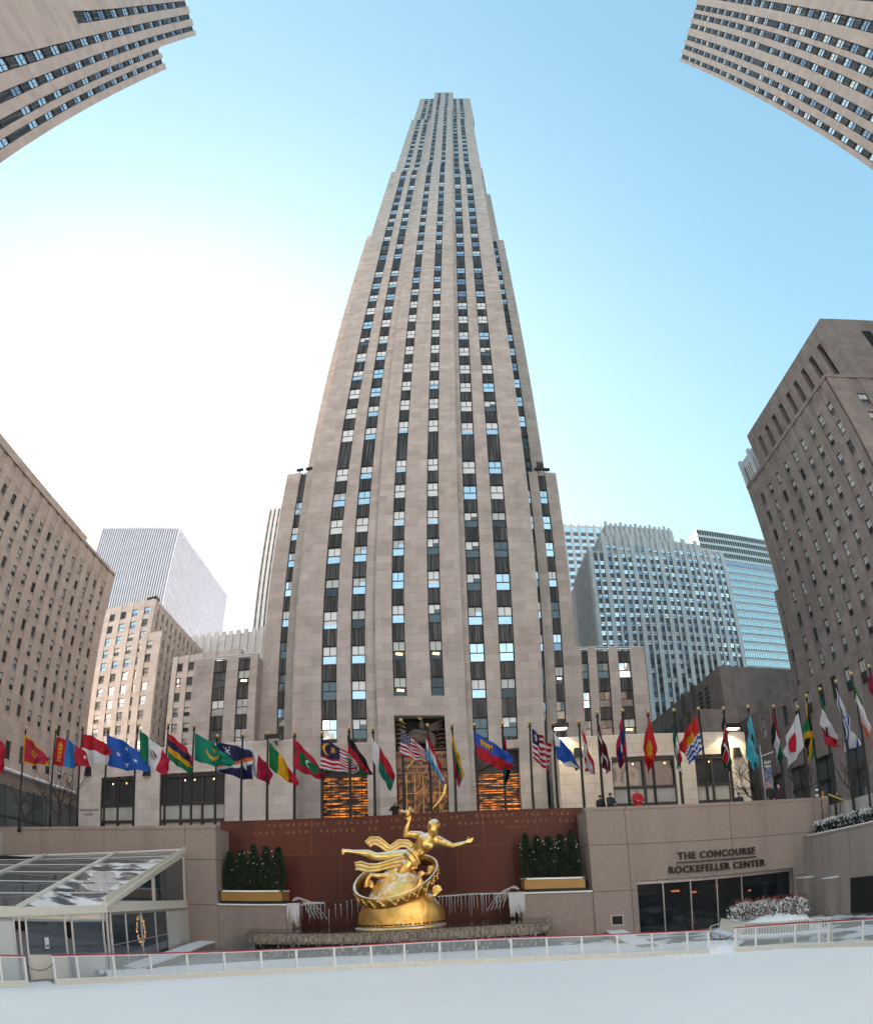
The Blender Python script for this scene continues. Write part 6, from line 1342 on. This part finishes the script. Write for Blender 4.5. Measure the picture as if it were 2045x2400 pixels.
# ================================================================ people on the street level
def cloth(name, col, rough=.8): 
    M[name] = flat(name, col, rough, noise=.15, nscale=8); return name
SKIN = cloth('skin', (.42, .24, .17), .5); 
def person(loc, label, jacket, trousers, head, face=0, arms='down', hat=None, hair=(.03, .02, .015), bulk=1.0, h=1.0, lean=0):
    x, y, z = loc; o = thing('person', label, 'person', loc, None); ca, sa = math.cos(face), math.sin(face)
    def P(a, b_, c): # local: a right, b_ forward (towards the rink), c up
        a2 = a+lean*c; return Vector((x+(a2*ca+b_*sa)*h, y+(a2*sa-b_*ca)*h, z+c*h))
    J = cloth('jacket_cloth', jacket); T_ = cloth('trouser_cloth', trousers)
    if arms == 'phone': R_ = [P(-.19, 0, 1.42), P(-.27, .1, 1.16), P(-.1, .22, 1.5)]; L_ = [P(.19, 0, 1.42), P(.28, .02, 1.15), P(.2, .22, 1.02)]
    elif arms == 'camera': R_ = [P(-.19, 0, 1.42), P(-.34, .14, 1.25), P(-.12, .3, 1.56)]; L_ = [P(.19, 0, 1.42), P(.3, .18, 1.22), P(.04, .32, 1.55)]
    elif arms == 'rail': R_ = [P(-.2, 0, 1.4), P(-.3, .08, 1.12), P(-.12, .3, 1.05)]; L_ = [P(.2, 0, 1.4), P(.3, .08, 1.12), P(.12, .3, 1.05)]
    else: R_ = [P(-.19, 0, 1.42), P(-.27, .02, 1.13), P(-.25, .1, .88)]; L_ = [P(.19, 0, 1.42), P(.27, .02, 1.13), P(.25, .1, .88)]
    b = MB(); limb(b, [P(0, 0, .95), P(0, 0, 1.15), P(0, 0, 1.36)], [.14, .125, .15]); limb(b, [P(0, 0, 1.42), P(0, .01, 1.55)], [.07, .06])
    b.ball(P(0, .02, 1.64), .095, 12, sc=(.85, .95, 1.2)); b.ball(P(0, .07, 1.58), .055, 8); b.tube([P(0, .11, 1.66), P(0, .135, 1.62)], [.012, .02], 6); b.ball(P(-.085, .0, 1.63), .025, 6); b.ball(P(.085, 0, 1.63), .025, 6)
    for s_ in (-1, 1): limb(b, [P(s_*.1, 0, .92), P(s_*.11, .03, .5), P(s_*.11, 0, .08)], [.09, .065, .04]); limb(b, [P(s_*.11, -.04, .05), P(s_*.12, .17, .04)], [.045, .04])
    for A_ in (R_, L_): limb(b, A_, [.05, .04, .03]); hand(b, A_[2], (A_[2]-A_[1]), P(0, 1, 0)-P(0, 0, 0), 1.0, .3, .8)
    blob(b, SKIN, 'body', o, .016, 1)
    b = MB(); k = bulk; limb(b, [P(0, -.01, .84), P(0, 0, 1.1), P(0, 0, 1.34)], [.17*k, .165*k, .17*k]); limb(b, [P(-.13, 0, 1.38), P(.13, 0, 1.38)], [.1*k, .1*k])
    for A_ in (R_, L_): limb(b, [A_[0], A_[1], A_[1].lerp(A_[2], .85)], [.085*k, .07*k, .05*k])
    limb(b, [P(0, 0, 1.46), P(0, .01, 1.52)], [.085, .08]); blob(b, J, 'jacket', o, .02, 2)
    b = MB()
    for s_ in (-1, 1): limb(b, [P(s_*.09, 0, .9), P(s_*.11, .03, .5), P(s_*.11, 0, .1)], [.11, .085, .07])
    blob(b, T_, 'trousers', o, .02, 2)
    b = MB()
    if hat: 
        b.ball(P(0, 0, 1.7), .108, 12, sc=(.95, 1, .95)); b.tube([P(0, .01, 1.66), P(0, .01, 1.69)], [.113, .11], 14); blob(b, cloth('hat_cloth', hat), 'hat', o, .014, 1)
        if head == 'stripe': b = MB(); b.tube([P(0, 0, 1.72), P(0, 0, 1.745)], [.113, .1], 14); b.ball(P(0, 0, 1.83), .035, 8); b.build('hat_stripe', 'white_paint', o)
    else: b.ball(P(0, -.02, 1.68), .102, 12, sc=(.92, 1, 1.0)); blob(b, cloth('hair', hair), 'hair', o, .014, 1)
    if arms in ('camera', 'phone'): q = (R_[2]+L_[2])/2 if arms == 'camera' else R_[2]; b = MB(); b.box(q.x-.05, q.x+.05, q.y-.06, q.y, q.z+.03, q.z+.12); b.build('camera_in_hand', 'black', o)
    return o
person((-3.35, 37.95, ZS), 'person in black raising a camera with both hands, behind the golden flame', (.012, .012, .014), (.02, .02, .025), None, .4, 'camera', bulk=1.15)
person((11.55, 36.3, ZS), 'person in a bright red hooded winter jacket standing at the granite parapet', (.42, .012, .02), (.03, .03, .04), None, 0, 'rail', bulk=1.45, hair=(.25, .01, .02))
person((9.95, 36.4, ZS-.15), 'person in a dark navy hooded coat with back half turned, left of the red jacket', (.018, .024, .04), (.02, .02, .02), None, .6, 'rail', hat=(.015, .015, .02), bulk=1.4)
person((9.45, 36.8, ZS-.2), 'person in black partly hidden behind the navy coat', (.02, .018, .018), (.02, .02, .02), None, .3, 'down', hat=(.02, .02, .02))
person((18.15, 36.2, ZS-.45), 'person in a dark uniform jacket and dark red cap by the granite parapet', (.02, .022, .035), (.02, .02, .03), None, -.8, 'down', hat=(.12, .015, .02), bulk=1.2)
person((20.55, 36.3, ZS), 'taller of two people in dark coats, with an orange striped knit hat', (.02, .015, .018), (.02, .02, .02), 'stripe', .15, 'down', hat=(.5, .12, .05), bulk=1.3)
person((21.3, 36.3, ZS-.1), 'shorter of two people in dark coats, with a pink and white knit hat', (.03, .018, .03), (.02, .02, .02), 'stripe', -.1, 'down', hat=(.5, .15, .18), bulk=1.25)
person((31.0, 38.0, ZS-.2), 'person in a grey jacket and jeans holding a phone to the face', (.1, .11, .125), (.04, .05, .08), None, .2, 'phone')
person((27.5, 39.2, ZS-.6), 'person in black bending forward near the stair railing on the right terrace', (.015, .013, .013), (.02, .02, .02), None, 1.2, 'down', hat=(.6, .6, .58), lean=.12)
person((28.9, 39.6, ZS-.3), 'person in a dark brown coat beyond the stair railing on the right terrace', (.05, .03, .02), (.02, .02, .02), None, -.9, 'down', bulk=1.2, hair=(.2, .1, .04))
person((-1.25, 38.2, ZS-.55), 'person in black seen as a silhouette behind the red wall, before the bronze screen', (.012, .012, .012), (.02, .02, .02), None, .2, 'down', hat=(.012, .012, .012), bulk=1.3)
person((-.45, 38.3, ZS-.62), 'person whose dark head just clears the red wall, right of the silhouette', (.012, .012, .012), (.02, .02, .02), None, .2, 'down')

# ================================================================ bare trees, street lamp, signs
def bare_tree(loc, label, h, seed, spread=1.0):
    random.seed(seed); o = thing('bare_tree', label, 'tree', loc, 'bare street trees'); tk_ = MB(); br = MB(); x, y, z = loc
    p = Vector(loc); top = p+Vector((random.uniform(-.2, .2), 0, h*.3)); tk_.tube([p, p.lerp(top, .5)+Vector((.05, 0, 0)), top], [.17, .14, .12], 8)
    def grow(p, d, L_, r, lv):
        q = p+d*L_*.5+Vector((random.uniform(-.1, .1), random.uniform(-.1, .1), random.uniform(-.02, .1)))*L_; e_ = p+d*L_+Vector((random.uniform(-.15, .15), random.uniform(-.1, .1), .06))*L_
        br.tube([p, q, e_], [r, r*.8, r*.55], 5 if lv < 2 else 3, cap=False)
        if lv < 5:
            for _ in range(3 if lv < 3 else 2):
                dd = (d+Vector((random.uniform(-.9, .9)*spread, random.uniform(-.7, .7), random.uniform(-.25, .55)))).normalized(); grow(p.lerp(e_, random.uniform(.5, 1)), dd, L_*random.uniform(.6, .82), r*.56, lv+1)
    for k in range(4): grow(top, Vector((math.cos(k*1.6+seed)*.8, math.sin(k*1.6+seed)*.6, random.uniform(.6, 1))).normalized(), h*.27, .085, 1)
    tk_.build('trunk', 'bark', o, True); br.build('branches', 'bark', o)
bare_tree((-36.5, 42, 6.8), 'bare twisted street tree at the far left behind the flagpoles', 5.6, 3, 1.3)
bare_tree((-32.2, 42.5, 6.8), 'bare spreading tree between the left flagpoles and the podium block', 6.8, 5, 1.2)
bare_tree((24.8, 46, 6.8), 'bare tree just right of the right podium block', 6.2, 9)
bare_tree((29.2, 45, 6.8), 'bare slender tree before the arcade of the right office block', 5.6, 14)
bare_tree((34.2, 44, 6.8), 'bare tree at the far right behind the last flagpoles', 5.8, 20)
p = at(1784, 1745, Y=44); q = at(1793, 1850, Y=44); lm = thing('lamp_post', 'slim grey street lamp post carrying a dark banner, right of the podium', 'lamp post', (q.x, 44, 6.8))
MB().tube([(q.x-.05, 44, 6.8), (q.x-.1, 44, p.z)], [.09, .06], 8).build('post', 'steel', lm, True); b = MB(); b.bar((q.x-.1, 44, 11.95), (q.x+1.1, 43.9, 12.3), .07); b.bar((q.x-.1, 44, 11.6), (q.x+.9, 44, 11.6), .05); b.build('arm', 'steel', lm)
m, t, bs = newmat('banner_print'); N = t.nodes.new; L = t.links.new; g = N('ShaderNodeNewGeometry'); n = N('ShaderNodeTexNoise'); n.inputs['Scale'].default_value = 4; n.inputs['Detail'].default_value = 4; L(g.outputs['Position'], n.inputs[0]); r_ = N('ShaderNodeValToRGB'); e = r_.color_ramp.elements; e[0].position = .35; e[0].color = (.02, .03, .06, 1); e[1].position = .7; e[1].color = (.65, .25, .06, 1); e_ = r_.color_ramp.elements.new(.5); e_.color = (.1, .2, .35, 1); L(n.outputs['Fac'], r_.inputs[0]); L(r_.outputs[0], bs.inputs['Base Color']); M['banner'] = m
bn = thing('banner', 'dark banner with white words and a night city picture on the lamp post', 'banner', (q.x+.4, 43.9, 10.2)); x0 = q.x+.02
MB().box(x0, x0+.75, 43.93, 43.97, 9.3, 11.0).build('banner_picture', 'banner', bn); MB().box(x0, x0+.75, 43.93, 43.97, 11.0, 11.6).build('banner_head', 'black', bn)
text('ANY', 'banner_words', .34, 'white_paint', (x0+.37, 43.92, 11.33), parent=bn, ext=.005, bold=.01); text('VIEW', 'banner_words', .28, 'white_paint', (x0+.37, 43.92, 11.04), parent=bn, ext=.005, bold=.01)
p = at(1916, 1858, Y=41); sg = thing('traffic_sign', 'two small black and white one-way signs stacked on a pole by the last bare trees', 'traffic sign', (p.x, 41, 6.8)); MB().bar((p.x, 41, 6.8), (p.x, 41, p.z+.5), .06).build('pole', 'black', sg)
for k in (0, 1):
    o = MB().box(p.x-.42, p.x+.2, 40.9, 40.94, p.z+.05-k*.42, p.z+.38-k*.42).build('sign_plate', 'black', sg); MB().box(p.x-.38, p.x+.16, 40.88, 40.9, p.z+.12-k*.42, p.z+.3-k*.42).build('sign_face', 'white_paint', o)
sg = thing('traffic_signal', 'small yellow pedestrian signal box beside the one-way signs', 'traffic signal', (p.x+.4, 41, 7.6)); b = MB(); b.box(p.x+.28, p.x+.5, 40.85, 41.05, p.z-.6, p.z+.1); b.build('signal_box', 'ochre', sg); MB().box(p.x+.32, p.x+.46, 40.83, 40.85, p.z-.5, p.z-.35).build('signal_lens', 'lamp_warm', sg)
